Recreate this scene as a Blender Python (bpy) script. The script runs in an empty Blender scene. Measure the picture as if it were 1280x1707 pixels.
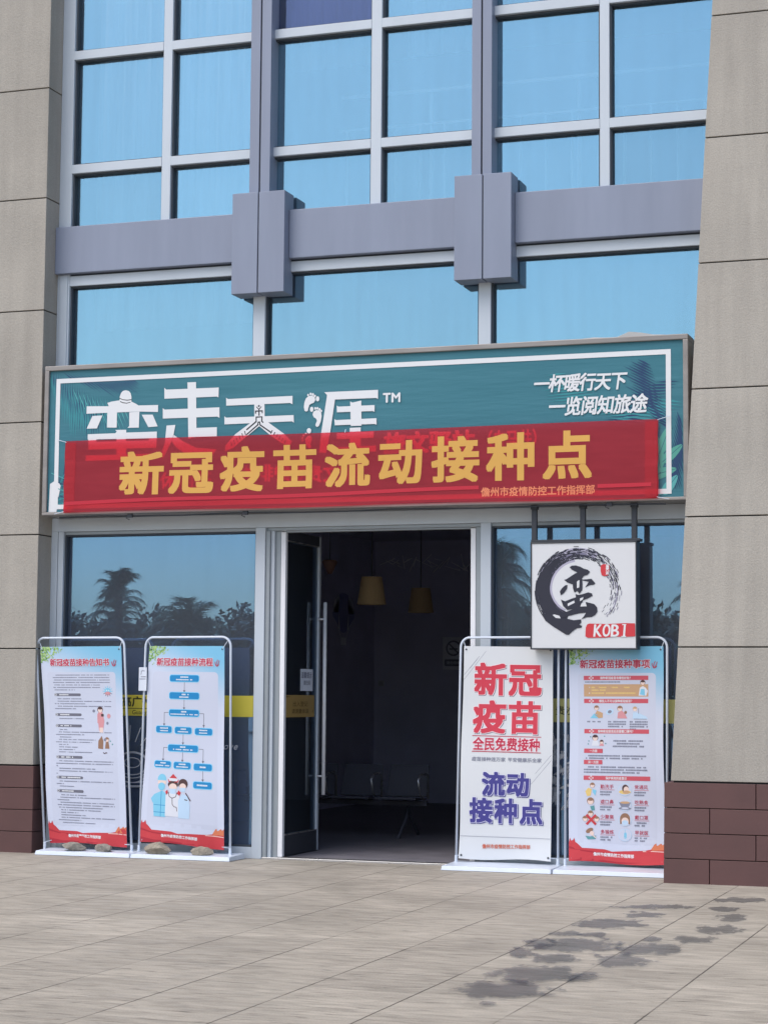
import bpy, bmesh, math, random
from math import radians as R, sin, cos, pi
from mathutils import Vector, Matrix, geometry

# ------------------------------------------------------------------ camera, sky, sun, exposure
S = bpy.context.scene
COL = S.collection
S.view_settings.view_transform = 'Standard'
S.view_settings.look = 'None'
S.view_settings.gamma = 1.0
S.view_settings.exposure = 0.68
cd = bpy.data.cameras.new('camera')
cd.sensor_fit = 'VERTICAL'; cd.sensor_height = 36.0
cd.lens = 3314.6 / 1707 * 36
cd.clip_start = .1; cd.clip_end = 2000
cam = bpy.data.objects.new('camera', cd); COL.objects.link(cam)
_r = Vector((0.94621263, 0.32344977, 0.00786741)); _u = Vector((0.02229695, -0.08944688, 0.99574199)); _f = Vector((-0.32277624, 0.94200823, 0.09184771))
M = Matrix((( _r.x, _u.x, -_f.x, 0), (_r.y, _u.y, -_f.y, -16.5), (_r.z, _u.z, -_f.z, 1.45), (0, 0, 0, 1)))
cam.matrix_world = M
S.camera = cam

SUN_EL, SUN_AZ = 56.0, 212.0         # a veiled high sun in front of the building, a little to the side
W = bpy.data.worlds.new('World'); S.world = W; W.use_nodes = True
wn = W.node_tree.nodes; wl = W.node_tree.links
sky = wn.new('ShaderNodeTexSky'); sky.sky_type = 'NISHITA'; sky.sun_disc = False
sky.sun_elevation = R(SUN_EL); sky.sun_rotation = R(SUN_AZ)
sky.air_density = 1.0; sky.dust_density = 2.2; sky.ozone_density = 1.0
wn['Background'].inputs['Strength'].default_value = .14
wl.new(sky.outputs[0], wn['Background'].inputs[0])
sl = bpy.data.lights.new('sun', 'SUN'); sl.energy = 1.05; sl.angle = R(55); sl.color = (1, .97, .92)
so = bpy.data.objects.new('sun', sl); COL.objects.link(so)
d = Vector((sin(R(SUN_AZ)) * cos(R(SUN_EL)), cos(R(SUN_AZ)) * cos(R(SUN_EL)), sin(R(SUN_EL))))
so.rotation_euler = d.to_track_quat('Z', 'Y').to_euler(); so.location = (-20, -30, 60)

rng = random.Random(7)

# ------------------------------------------------------------------ materials
MATS = {}
def nt(m):
    m.use_nodes = True
    return m.node_tree.nodes, m.node_tree.links, m.node_tree.nodes['Principled BSDF']
def mat(name, col, rough=.5, metal=0., spec=.5, noise=0., nscale=8., bump=0., bscale=60., stretch=(1, 1, 1)):
    if name in MATS: return MATS[name]
    m = bpy.data.materials.new(name); n, l, b = nt(m)
    b.inputs['Base Color'].default_value = (*col, 1); b.inputs['Roughness'].default_value = rough
    b.inputs['Metallic'].default_value = metal; b.inputs['Specular IOR Level'].default_value = spec
    if noise or bump:
        tc = n.new('ShaderNodeTexCoord'); mp = n.new('ShaderNodeMapping'); mp.inputs['Scale'].default_value = stretch
        l.new(tc.outputs['Object'], mp.inputs[0])
    if noise:
        t = n.new('ShaderNodeTexNoise'); t.inputs['Scale'].default_value = nscale; t.inputs['Detail'].default_value = 6
        l.new(mp.outputs[0], t.inputs['Vector'])
        r = n.new('ShaderNodeMapRange'); r.inputs[1].default_value = .25; r.inputs[2].default_value = .75
        r.inputs[3].default_value = 1 - noise; r.inputs[4].default_value = 1 + noise
        l.new(t.outputs[0], r.inputs[0])
        v = n.new('ShaderNodeVectorMath'); v.operation = 'SCALE'; v.inputs[0].default_value = col
        l.new(r.outputs[0], v.inputs['Scale']); l.new(v.outputs[0], b.inputs['Base Color'])
        r2 = n.new('ShaderNodeMapRange'); r2.inputs[3].default_value = max(0, rough - .08); r2.inputs[4].default_value = min(1, rough + .08)
        l.new(t.outputs[0], r2.inputs[0]); l.new(r2.outputs[0], b.inputs['Roughness'])
    if bump:
        t2 = n.new('ShaderNodeTexNoise'); t2.inputs['Scale'].default_value = bscale; t2.inputs['Detail'].default_value = 5
        l.new(mp.outputs[0], t2.inputs['Vector'])
        bp = n.new('ShaderNodeBump'); bp.inputs['Strength'].default_value = bump; bp.inputs['Distance'].default_value = .01
        l.new(t2.outputs[0], bp.inputs['Height']); l.new(bp.outputs[0], b.inputs['Normal'])
    MATS[name] = m
    return m
def glass(name, tint_reflect, fac, tint_through, wave=.02, veil=.06):
    m = bpy.data.materials.new(name); n, l, b = nt(m); n.remove(b)
    out = n['Material Output']
    g = n.new('ShaderNodeBsdfGlossy'); g.inputs['Color'].default_value = (*tint_reflect, 1); g.inputs['Roughness'].default_value = 0.0
    t = n.new('ShaderNodeBsdfTransparent'); t.inputs['Color'].default_value = (*tint_through, 1)
    mx = n.new('ShaderNodeMixShader'); lw = n.new('ShaderNodeFresnel'); lw.inputs['IOR'].default_value = 1.5
    mr = n.new('ShaderNodeMapRange'); mr.inputs[1].default_value = .04; mr.inputs[2].default_value = 1; mr.inputs[3].default_value = fac; mr.inputs[4].default_value = 1
    l.new(lw.outputs[0], mr.inputs[0]); l.new(mr.outputs[0], mx.inputs[0])
    l.new(t.outputs[0], mx.inputs[1]); l.new(g.outputs[0], mx.inputs[2])
    df = n.new('ShaderNodeBsdfDiffuse'); df.inputs['Color'].default_value = (.5, .55, .62, 1); md = n.new('ShaderNodeMixShader'); md.inputs[0].default_value = veil
    l.new(mx.outputs[0], md.inputs[1]); l.new(df.outputs[0], md.inputs[2]); l.new(md.outputs[0], out.inputs[0])      # pale diffuse share, a painted haze that lifts the dark parts of the pane
    tc = n.new('ShaderNodeTexCoord'); tx = n.new('ShaderNodeTexNoise'); tx.inputs['Scale'].default_value = 2.3; tx.inputs['Detail'].default_value = 1
    l.new(tc.outputs['Object'], tx.inputs['Vector'])
    bp = n.new('ShaderNodeBump'); bp.inputs['Strength'].default_value = wave; bp.inputs['Distance'].default_value = .02
    l.new(tx.outputs[0], bp.inputs['Height']); l.new(bp.outputs[0], g.inputs['Normal'])
    mp = n.new('ShaderNodeMapping'); mp.inputs['Scale'].default_value = (7, 1, .5); l.new(tc.outputs['Object'], mp.inputs[0])      # dust and rain streaks on the coating
    t3 = n.new('ShaderNodeTexNoise'); t3.inputs['Scale'].default_value = 1.6; t3.inputs['Detail'].default_value = 5; l.new(mp.outputs[0], t3.inputs['Vector'])
    r3 = n.new('ShaderNodeMapRange'); r3.inputs[1].default_value = .3; r3.inputs[2].default_value = .7; r3.inputs[3].default_value = .97; r3.inputs[4].default_value = 1.03; l.new(t3.outputs[0], r3.inputs[0])
    gi = n.new('ShaderNodeObjectInfo'); r4 = n.new('ShaderNodeMapRange'); r4.inputs[3].default_value = .94; r4.inputs[4].default_value = 1.06; l.new(gi.outputs['Random'], r4.inputs[0])
    k3 = n.new('ShaderNodeMath'); k3.operation = 'MULTIPLY'; l.new(r3.outputs[0], k3.inputs[0]); l.new(r4.outputs[0], k3.inputs[1])
    sv = n.new('ShaderNodeVectorMath'); sv.operation = 'SCALE'; sv.inputs[0].default_value = tint_reflect; l.new(k3.outputs[0], sv.inputs['Scale']); l.new(sv.outputs[0], g.inputs['Color'])
    MATS[name] = m
    return m

STONE = mat('stone_facing', (.37, .34, .295), .85, noise=.09, nscale=1.6, bump=.4, bscale=70)
n, l, b = nt(STONE)                                  # slabs differ a little, with faint rain streaks
_src = b.inputs['Base Color'].links[0].from_socket
_gi = n.new('ShaderNodeNewGeometry'); _m1 = n.new('ShaderNodeMapRange'); _m1.inputs[3].default_value = .94; _m1.inputs[4].default_value = 1.06; l.new(_gi.outputs['Random Per Island'], _m1.inputs[0])
_tc = n.new('ShaderNodeTexCoord'); _mp = n.new('ShaderNodeMapping'); _mp.inputs['Scale'].default_value = (5, 5, .35); l.new(_tc.outputs['Object'], _mp.inputs[0])
_nz = n.new('ShaderNodeTexNoise'); _nz.inputs['Scale'].default_value = 2.2; _nz.inputs['Detail'].default_value = 5; l.new(_mp.outputs[0], _nz.inputs['Vector'])
_m2 = n.new('ShaderNodeMapRange'); _m2.inputs[1].default_value = .3; _m2.inputs[2].default_value = .7; _m2.inputs[3].default_value = .92; _m2.inputs[4].default_value = 1.05; l.new(_nz.outputs[0], _m2.inputs[0])
_ng = n.new('ShaderNodeTexNoise'); _ng.inputs['Scale'].default_value = 130; _ng.inputs['Detail'].default_value = 2; l.new(_tc.outputs['Object'], _ng.inputs['Vector'])
_m3 = n.new('ShaderNodeMapRange'); _m3.inputs[1].default_value = .3; _m3.inputs[2].default_value = .7; _m3.inputs[3].default_value = .90; _m3.inputs[4].default_value = 1.08; l.new(_ng.outputs[0], _m3.inputs[0])
_k = n.new('ShaderNodeMath'); _k.operation = 'MULTIPLY'; l.new(_m1.outputs[0], _k.inputs[0]); l.new(_m2.outputs[0], _k.inputs[1])
_k2 = n.new('ShaderNodeMath'); _k2.operation = 'MULTIPLY'; l.new(_k.outputs[0], _k2.inputs[0]); l.new(_m3.outputs[0], _k2.inputs[1])
_sv = n.new('ShaderNodeVectorMath'); _sv.operation = 'SCALE'; l.new(_src, _sv.inputs[0]); l.new(_k2.outputs[0], _sv.inputs['Scale']); l.new(_sv.outputs[0], b.inputs['Base Color'])
JOINT = mat('joint_shadow_gap', (.03, .03, .03), .9)
BROWN = mat('brown_facing', (.098, .044, .040), .6, noise=.12, nscale=3, bump=.1, bscale=40)
ALU = mat('aluminium_frame', (.51, .56, .61), .42, .0, noise=.05, nscale=2.5, stretch=(1, 1, .3), bump=.02, bscale=30)
ALU_DARK = mat('dull_aluminium', (.30, .33, .35), .45, .2, noise=.06, nscale=4)
GASKET = mat('window_gasket', (.045, .055, .07), .6)
PANEL = mat('grey_metal_panel', (.225, .255, .335), .5, .0, noise=.09, nscale=2.4, stretch=(2, 2, .3))
STEEL = mat('polished_steel', (.55, .54, .53), .28, .85, noise=.05, nscale=5)
DARKMETAL = mat('dark_metal', (.03, .035, .045), .45)
WHITEPAINT = mat('white_powder_coat', (.62, .68, .77), .35, noise=.05, nscale=6)
ROOMWALL = mat('room_wall', (.60, .59, .72), .9, noise=.1, nscale=2)
ROOMDARK = mat('room_ceiling', (.55, .54, .62), .9)
ROOMFLOOR = mat('room_floor_tile', (.20, .19, .215), .55, noise=.2, nscale=3)
CURTAIN = mat('curtain_cloth', (.62, .62, .66), .9, noise=.06, nscale=3)
GLASS_UP = glass('blue_coated_glass', (.345, .62, .75), .44, (.92, .95, .97), veil=.05)
GLASS_LOW = glass('blue_shop_glass', (.25, .50, .82), .36, (.78, .83, .9), wave=.010, veil=.10)
GLASS_OPEN = glass('blue_vent_glass', (.4, .5, .75), .14, (.62, .68, .86))
GLASS_DOOR = glass('clear_door_glass', (.8, .9, 1),   .07, (.86, .9, .94), .005, veil=.02)

# ------------------------------------------------------------------ mesh helpers
class MB:
    def __init__(s): s.v = []; s.f = []; s.m = []; s.mats = []
    def mi(s, m):
        if m not in s.mats: s.mats.append(m)
        return s.mats.index(m)
    def face(s, pts, m):
        i = len(s.v); s.v += [tuple(p) for p in pts]; s.f.append(tuple(range(i, i + len(pts)))); s.m.append(s.mi(m))
    def hexa(s, p, m):                    # p: 8 points, bottom ring then top ring (counter-clockwise from above)
        i = len(s.v); s.v += [tuple(q) for q in p]; k = s.mi(m)
        for f in ((3, 2, 1, 0), (4, 5, 6, 7), (0, 1, 5, 4), (1, 2, 6, 5), (2, 3, 7, 6), (3, 0, 4, 7)):
            s.f.append(tuple(i + a for a in f)); s.m.append(k)
    def box(s, x0, x1, y0, y1, z0, z1, m):
        if x0 > x1: x0, x1 = x1, x0
        if y0 > y1: y0, y1 = y1, y0
        if z0 > z1: z0, z1 = z1, z0
        s.hexa([(x0, y0, z0), (x1, y0, z0), (x1, y1, z0), (x0, y1, z0), (x0, y0, z1), (x1, y0, z1), (x1, y1, z1), (x0, y1, z1)], m)
    def tube(s, pts, r, m, n=10, caps=True):
        pts = [Vector(p) for p in pts]; rr = r if isinstance(r, (list, tuple)) else [r] * len(pts)
        k = s.mi(m); rings = []; up = None
        for j, p in enumerate(pts):
            t = (pts[min(j + 1, len(pts) - 1)] - pts[max(j - 1, 0)]).normalized()
            if up is None:
                a = Vector((0, 0, 1)) if abs(t.z) < .9 else Vector((0, 1, 0))
                up = (a - t * a.dot(t)).normalized()
            else: up = (up - t * up.dot(t)).normalized()
            sd = t.cross(up); i = len(s.v)
            s.v += [tuple(p + (up * cos(2 * pi * q / n) + sd * sin(2 * pi * q / n)) * rr[j]) for q in range(n)]
            rings.append(i)
        for a, b2 in zip(rings, rings[1:]):
            for q in range(n):
                s.f.append((a + q, a + (q + 1) % n, b2 + (q + 1) % n, b2 + q)); s.m.append(k)
        if caps:
            s.f.append(tuple(rings[0] + q for q in reversed(range(n)))); s.m.append(k)
            s.f.append(tuple(rings[-1] + q for q in range(n))); s.m.append(k)
    def lathe(s, c, prof, m, n=24):
        k = s.mi(m); rings = []
        for r, z in prof:
            rings.append(len(s.v)); s.v += [(c[0] + r * cos(2 * pi * q / n), c[1] + r * sin(2 * pi * q / n), c[2] + z) for q in range(n)]
        for a, b2 in zip(rings, rings[1:]):
            for q in range(n): s.f.append((a + q, a + (q + 1) % n, b2 + (q + 1) % n, b2 + q)); s.m.append(k)
    def build(s, name, parent=None, smooth=False, bevel=0., label=None, seg=2):
        me = bpy.data.meshes.new(name); me.from_pydata(s.v, [], s.f)
        for m in s.mats: me.materials.append(m)
        me.polygons.foreach_set('material_index', s.m)
        if smooth: me.polygons.foreach_set('use_smooth', [True] * len(s.f))
        me.update()
        o = bpy.data.objects.new(name, me); COL.objects.link(o)
        if parent: o.parent = parent; o.matrix_parent_inverse = Matrix.Translation(parent.location).inverted()
        if bevel:
            bv = o.modifiers.new('bevel', 'BEVEL'); bv.width = bevel; bv.segments = seg; bv.limit_method = 'ANGLE'; bv.harden_normals = False
        if label: o['label'] = label
        return o
def tag(o, label, cat, group=None):
    o['label'] = label; o['category'] = cat
    if group: o['group'] = group
    return o
def empty(name, loc, label, cat, group=None):
    o = bpy.data.objects.new(name, None); COL.objects.link(o); o.location = loc; o.empty_display_size = .1
    return tag(o, label, cat, group)

# ------------------------------------------------------------------ lettering: glyph outlines from the built-in text object
CHARS = set('一万下不乐书事井些人以休体作保健儋免入全冠出动勤勿医口另可吃后吗吸告咖哪啡处多天好安家少就尾州工市常平广康情意戴手扫护指挥接控提效文新方旅早暖有期杯民沙洗流测涯温点炼烟熟疫登白知码示种程站罩聚苗茶蛮行要览记识请贵费还连途通遮部量锻闲阅防集面项风食餐饮馨马驿高鼻（）？TMKOBIGuangzhouLove')
GLYPH = {}
def load_glyphs():
    obs = {}
    for ch in sorted(CHARS):
        c = bpy.data.curves.new('glyph', 'FONT'); c.body = ch; c.size = 1; c.resolution_u = 4
        o = bpy.data.objects.new('glyph', c); COL.objects.link(o); obs[ch] = o
    dg = bpy.context.evaluated_depsgraph_get()
    for ch, o in obs.items():
        e = o.evaluated_get(dg); me = e.to_mesh()
        vs = [(v.co.x, v.co.y) for v in me.vertices]
        GLYPH[ch] = (vs, [tuple(p.vertices) for p in me.polygons])
        e.to_mesh_clear()
    for o in obs.values():
        c = o.data; bpy.data.objects.remove(o); bpy.data.curves.remove(c)
load_glyphs()

class Flat:
    """Printed artwork: 2-D shapes laid on a sheet in printing order, each a hair above the one below."""
    STEP = 1.2e-5
    def __init__(s): s.items = []; s.h = 0.; s.top = 0.
    def layer(s, h=4e-4): s.h += h
    def poly(s, pts, m, step=True):
        if step: s.h += s.STEP
        if len(pts) > 4 or not convex(pts):
            for t in geometry.tessellate_polygon([[Vector((p[0], p[1], 0)) for p in pts]]):
                s.items.append(([pts[i] for i in t], s.h, m))
        else: s.items.append((list(pts), s.h, m))
    def rect(s, x0, y0, x1, y1, m, step=True): s.poly([(x0, y0), (x1, y0), (x1, y1), (x0, y1)], m, step)
    def rrect(s, x0, y0, x1, y1, r, m, n=5, corners=(1, 1, 1, 1)):
        P = []
        for (cx, cy, a0, on) in ((x1 - r, y1 - r, 0, corners[0]), (x0 + r, y1 - r, 90, corners[1]), (x0 + r, y0 + r, 180, corners[2]), (x1 - r, y0 + r, 270, corners[3])):
            if on: P += [(cx + r * cos(R(a0 + 90 * k / n)), cy + r * sin(R(a0 + 90 * k / n))) for k in range(n + 1)]
            else: P.append((cx + (r if a0 in (0, 270) else -r), cy + (r if a0 in (0, 90) else -r)))
        s.poly(P, m)
    def ell(s, cx, cy, rx, ry, m, n=16, a=0.):
        s.poly([(cx + rx * cos(t) * cos(a) - ry * sin(t) * sin(a), cy + rx * cos(t) * sin(a) + ry * sin(t) * cos(a)) for t in [2 * pi * i / n for i in range(n)]], m)
    def line(s, pts, w, m):
        for (a, b2) in zip(pts, pts[1:]):
            dx, dy = b2[0] - a[0], b2[1] - a[1]; L = math.hypot(dx, dy) or 1; nx, ny = -dy / L * w / 2, dx / L * w / 2
            s.poly([(a[0] + nx, a[1] + ny), (a[0] - nx, a[1] - ny), (b2[0] - nx, b2[1] - ny), (b2[0] + nx, b2[1] + ny)], m)
    def char(s, ch, cx, cy, w, h, m, bold=0., skew=0., cjk=True, boldy=None):
        if ch == ' ': return
        vs, fs = GLYPH[ch]
        by = bold if boldy is None else boldy
        k = [(0, 0)] if not bold else [(0, 0)] + [(bold * p, by * q) for p in (-1, 0, 1) for q in (-1, 0, 1) if p or q]
        if bold > .045: k += [(bold * .5 * p, by * .5 * q) for p in (-1, 0, 1) for q in (-1, 0, 1) if p or q]
        base = s.h
        for q_, (ox, oy) in enumerate(k):
            s.h = base + 2.2e-5 * (q_ + 1)
            P = []
            for (x, y) in vs:
                X, Y = (x + ox - .5), (y + oy - .38)
                P.append((cx + (X + skew * Y) * w, cy + Y * h))
            for f in fs: s.items.append(([P[i] for i in f], s.h, m))
        s.top = max(s.top, s.h); s.h = base
    def text(s, body, cx, cy, pitch, h, m, bold=0., skew=0., halo=None, halo_w=.05, w=None, boldy=None):
        x = cx - pitch * (len(body) - 1) / 2; w = w or pitch
        if halo:
            for i, ch in enumerate(body): s.char(ch, x + i * pitch, cy, w, h, halo, bold + halo_w, skew)
            s.h = s.top + 5e-5
        for i, ch in enumerate(body): s.char(ch, x + i * pitch, cy, w, h, m, bold, skew, boldy=boldy)
        s.h = max(s.h, s.top) if halo else s.h + 3e-5
    def latin(s, body, x, cy, h, m, bold=0., skew=0.):
        for ch in body:
            if ch == ' ': x += h * .3; continue
            vs, fs = GLYPH[ch]; x0 = min(v[0] for v in vs); x1 = max(v[0] for v in vs)
            for (ox, oy) in ([(0, 0)] if not bold else [(0, 0), (bold, 0), (-bold, 0), (0, bold), (0, -bold)]):
                s.h += 6e-6
                P = [(x + (v[0] - x0 + ox + skew * v[1]) * h, cy + (v[1] + oy - .35) * h) for v in vs]
                for f in fs: s.items.append(([P[i] for i in f], s.h, m))
            x += (x1 - x0 + .12) * h
    def dashes(s, x0, x1, y, h, m, r, gap=.08, w=None):
        x = x0; w = w or h; s.h += s.STEP
        while x < x1 - w * .5:
            if r.random() < gap: x += w * 1.2
            hh = h * (.72 + .28 * r.random()); s.rect(x, y - hh / 2, x + w * .86, y + hh / 2, m, False); x += w
    def build(s, name, fmap, parent=None, cell=None, sheet=None, back=None, label=None, smooth=False):
        """sheet=(nx,ny,x0,y0,x1,y1,material) adds the carrying sheet; cell=(xs,ys) cuts the artwork along the sheet's own grid."""
        mb = MB(); vi = {}
        grid = {}
        def node(i, j):
            if (i, j) not in grid: grid[i, j] = fmap(xs[i], ys[j], 0.)
            return grid[i, j]
        def place(p, h):
            if not sheet: return fmap(p[0], p[1], h)
            i = min(nx - 1, max(0, int((p[0] - x0) / (x1 - x0) * nx + 1e-6))); j = min(ny - 1, max(0, int((p[1] - y0) / (y1 - y0) * ny + 1e-6)))
            s_ = (p[0] - xs[i]) / (xs[i + 1] - xs[i]); t_ = (p[1] - ys[j]) / (ys[j + 1] - ys[j])
            A_, B_, C_, D_ = node(i, j), node(i + 1, j), node(i + 1, j + 1), node(i, j + 1)
            o0 = fmap(p[0], p[1], 0.); o1 = fmap(p[0], p[1], h + 4e-4 if h > 0 else h)
            return [(A_[k] * (1 - s_) + B_[k] * s_) * (1 - t_) + (D_[k] * (1 - s_) + C_[k] * s_) * t_ + o1[k] - o0[k] for k in range(3)]
        def vert(p, h):
            key = (round(p[0], 6), round(p[1], 6), round(h, 7))
            if key not in vi: vi[key] = len(mb.v); mb.v.append(tuple(place(p, h)))
            return vi[key]
        def add(pts, h, m):
            idx = []
            for p in pts:
                i = vert(p, h)
                if i not in idx: idx.append(i)
            if len(idx) > 2:
                ar = sum(pts[i][0] * pts[(i + 1) % len(pts)][1] - pts[(i + 1) % len(pts)][0] * pts[i][1] for i in range(len(pts)))
                mb.f.append(tuple(idx if ar > 0 else reversed(idx))); mb.m.append(mb.mi(m))
        if sheet:
            nx, ny, x0, y0, x1, y1, m = sheet
            xs = [x0 + (x1 - x0) * i / nx for i in range(nx + 1)]; ys = [y0 + (y1 - y0) * j / ny for j in range(ny + 1)]
            for i in range(nx):
                for j in range(ny):
                    q = [(xs[i], ys[j]), (xs[i + 1], ys[j]), (xs[i + 1], ys[j + 1]), (xs[i], ys[j + 1])]
                    add(q[:3], 0., m); add([q[0], q[2], q[3]], 0., m)
                    if back:
                        add(q[:3], -.0006, back); add([q[0], q[2], q[3]], -.0006, back)
        nsheet = len(mb.f)
        for pts, h, m in s.items:
            parts = [pts]
            if sheet:
                for ax, cuts in ((0, xs[1:-1]), (1, ys[1:-1])):
                    nxt = []
                    for p in parts:
                        lo = min(q[ax] for q in p); hi = max(q[ax] for q in p); cur = p
                        for c in cuts:
                            if c <= lo + 1e-7 or c >= hi - 1e-7: continue
                            a_, b_ = clip(cur, ax, c)
                            if len(a_) > 2: nxt.append(a_)
                            cur = b_
                            if len(cur) < 3: break
                        if len(cur) > 2: nxt.append(cur)
                    parts = nxt
            for p in parts: add(p, h, m)
        o = mb.build(name, parent, label=label)
        if smooth: o.data.polygons.foreach_set('use_smooth', [i < nsheet for i in range(len(mb.f))])      # only the carrying sheet
        return o
def convex(p):
    sg = 0
    for i in range(len(p)):
        a, b2, c = p[i - 2], p[i - 1], p[i]
        z = (b2[0] - a[0]) * (c[1] - b2[1]) - (b2[1] - a[1]) * (c[0] - b2[0])
        if abs(z) < 1e-12: continue
        if sg == 0: sg = z
        elif sg * z < 0: return False
    return True
def clip(p, ax, c):
    A, B = [], []
    for i in range(len(p)):
        q, r2 = p[i], p[(i + 1) % len(p)]
        if q[ax] <= c: A.append(q)
        if q[ax] >= c: B.append(q)
        if (q[ax] - c) * (r2[ax] - c) < 0:
            t = (c - q[ax]) / (r2[ax] - q[ax]); x = (q[0] + (r2[0] - q[0]) * t, q[1] + (r2[1] - q[1]) * t)
            x = (c, x[1]) if ax == 0 else (x[0], c)
            A.append(x); B.append(x)
    return A, B
def ink(name, col, rough=.5): return mat('print_' + name, col, rough, spec=.25)

# measured outlines: wet marks on the slabs, the logo on the sign, the brush sign
WET=[(-2.262,-1.933,0.165,0.071,-0.03,0.193),(-2.728,-2.619,0.214,0.092,-0.027,0.138),(-2.274,-2.593,0.107,0.045,-0.022,0.137),(-2.717,-3.188,0.112,0.047,-0.037,0.182),(-2.802,-3.774,0.197,0.084,-0.054,0.249),(-2.139,-3.118,0.09,0.037,-0.034,0.217),(-2.112,-3.821,0.115,0.048,-0.037,0.227),(-2.949,-4.426,0.086,0.035,-0.033,0.136),(-2.76,-4.43,0.076,0.032,-0.027,0.12),(-2.386,-4.5,0.055,0.023,-0.02,0.103),(-2.173,-4.428,0.114,0.048,-0.029,0.163),(-2.743,-4.974,0.22,0.092,-0.072,0.302),(-2.964,-4.959,0.091,0.038,-0.042,0.166),(-2.957,-5.427,0.071,0.029,-0.051,0.192),(-2.713,-5.603,0.116,0.047,-0.055,0.221),(-2.315,-4.989,0.153,0.063,-0.049,0.243),(-2.35,-5.562,0.135,0.056,-0.052,0.244),(-2.65,-6.242,0.219,0.09,-0.068,0.262),(-2.398,-6.294,0.065,0.027,-0.023,0.097),(-2.675,-6.855,0.207,0.084,-0.075,0.271),(-2.613,-7.313,0.039,0.016,-0.015,0.053)]
LOGO_A=[
 ('w',[(-2.551,0.306),(-2.274,0.296),(-2.023,0.293),(-1.834,0.29),(-1.835,0.226),(-2.022,0.237),(-2.341,0.238),(-2.552,0.237)]),
 ('w',[(-2.343,0.329),(-2.299,0.34),(-2.219,0.348),(-2.1,0.331),(-2.056,0.31),(-2.02,0.287),(-2.141,0.285),(-2.327,0.297)]),
 ('w',[(-2.219,0.35),(-2.219,0.383),(-2.207,0.415),(-2.187,0.434),(-2.158,0.438),(-2.128,0.429),(-2.111,0.409),(-2.102,0.378),(-2.101,0.329),(-2.135,0.318),(-2.188,0.323)]),
 ('k',[(-2.22,0.37),(-2.189,0.356),(-2.143,0.35),(-2.102,0.353),(-2.102,0.346),(-2.142,0.342),(-2.189,0.349),(-2.22,0.363)]),
 ('k',[(-2.214,0.341),(-2.188,0.329),(-2.149,0.322),(-2.109,0.329),(-2.109,0.323),(-2.148,0.315),(-2.188,0.321),(-2.214,0.333)]),
 ('w',[(-2.341,0.239),(-2.243,0.238),(-2.243,0.098),(-2.341,0.102)]),
 ('w',[(-2.12,0.234),(-2.019,0.236),(-2.022,0.09),(-2.134,0.092),(-2.118,0.108)]),
 ('w',[(-2.491,0.214),(-2.389,0.215),(-2.442,0.098),(-2.546,0.099)]),
 ('w',[(-1.995,0.207),(-1.887,0.204),(-1.835,0.095),(-1.927,0.091)]),
 ('w',[(-2.534,0.047),(-2.255,0.047),(-2.242,0.062),(-2.258,0.077),(-2.147,0.075),(-2.147,0.049),(-1.842,0.048),(-1.841,-0.012),(-2.533,-0.002)]),
 ('w',[(-2.526,0.002),(-2.445,-0.003),(-2.444,-0.028),(-2.526,-0.025)]),
 ('w',[(-1.918,-0.009),(-1.841,-0.01),(-1.841,-0.034),(-1.918,-0.033)]),
 ('w',[(-2.526,-0.025),(-1.841,-0.031),(-1.845,-0.1),(-2.524,-0.095)]),
 ('w',[(-2.244,0.052),(-2.147,0.051),(-2.142,-0.179),(-2.239,-0.179)]),
 ('w',[(-2.55,-0.148),(-2.105,-0.152),(-1.896,-0.151),(-1.901,-0.199),(-2.55,-0.198)]),
 ('w',[(-1.548,0.484),(-1.464,0.483),(-1.451,-0.011),(-1.531,-0.03)]),
 ('w',[(-1.775,0.445),(-1.756,0.427),(-1.241,0.424),(-1.242,0.334),(-1.259,0.343),(-1.773,0.344)]),
 ('w',[(-1.787,0.259),(-1.768,0.245),(-1.232,0.245),(-1.23,0.15),(-1.253,0.162),(-1.785,0.164)]),
 ('w',[(-1.454,0.067),(-1.254,0.067),(-1.253,-0.018),(-1.453,-0.016)]),
 ('w',[(-1.747,0.099),(-1.66,0.102),(-1.678,0.006),(-1.696,-0.05),(-1.777,-0.203),(-1.804,-0.178),(-1.761,-0.06)]),
 ('w',[(-1.674,0.011),(-1.586,-0.048),(-1.45,-0.113),(-1.251,-0.132),(-1.301,-0.194),(-1.506,-0.19),(-1.637,-0.112),(-1.692,-0.051)]),
]
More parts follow.
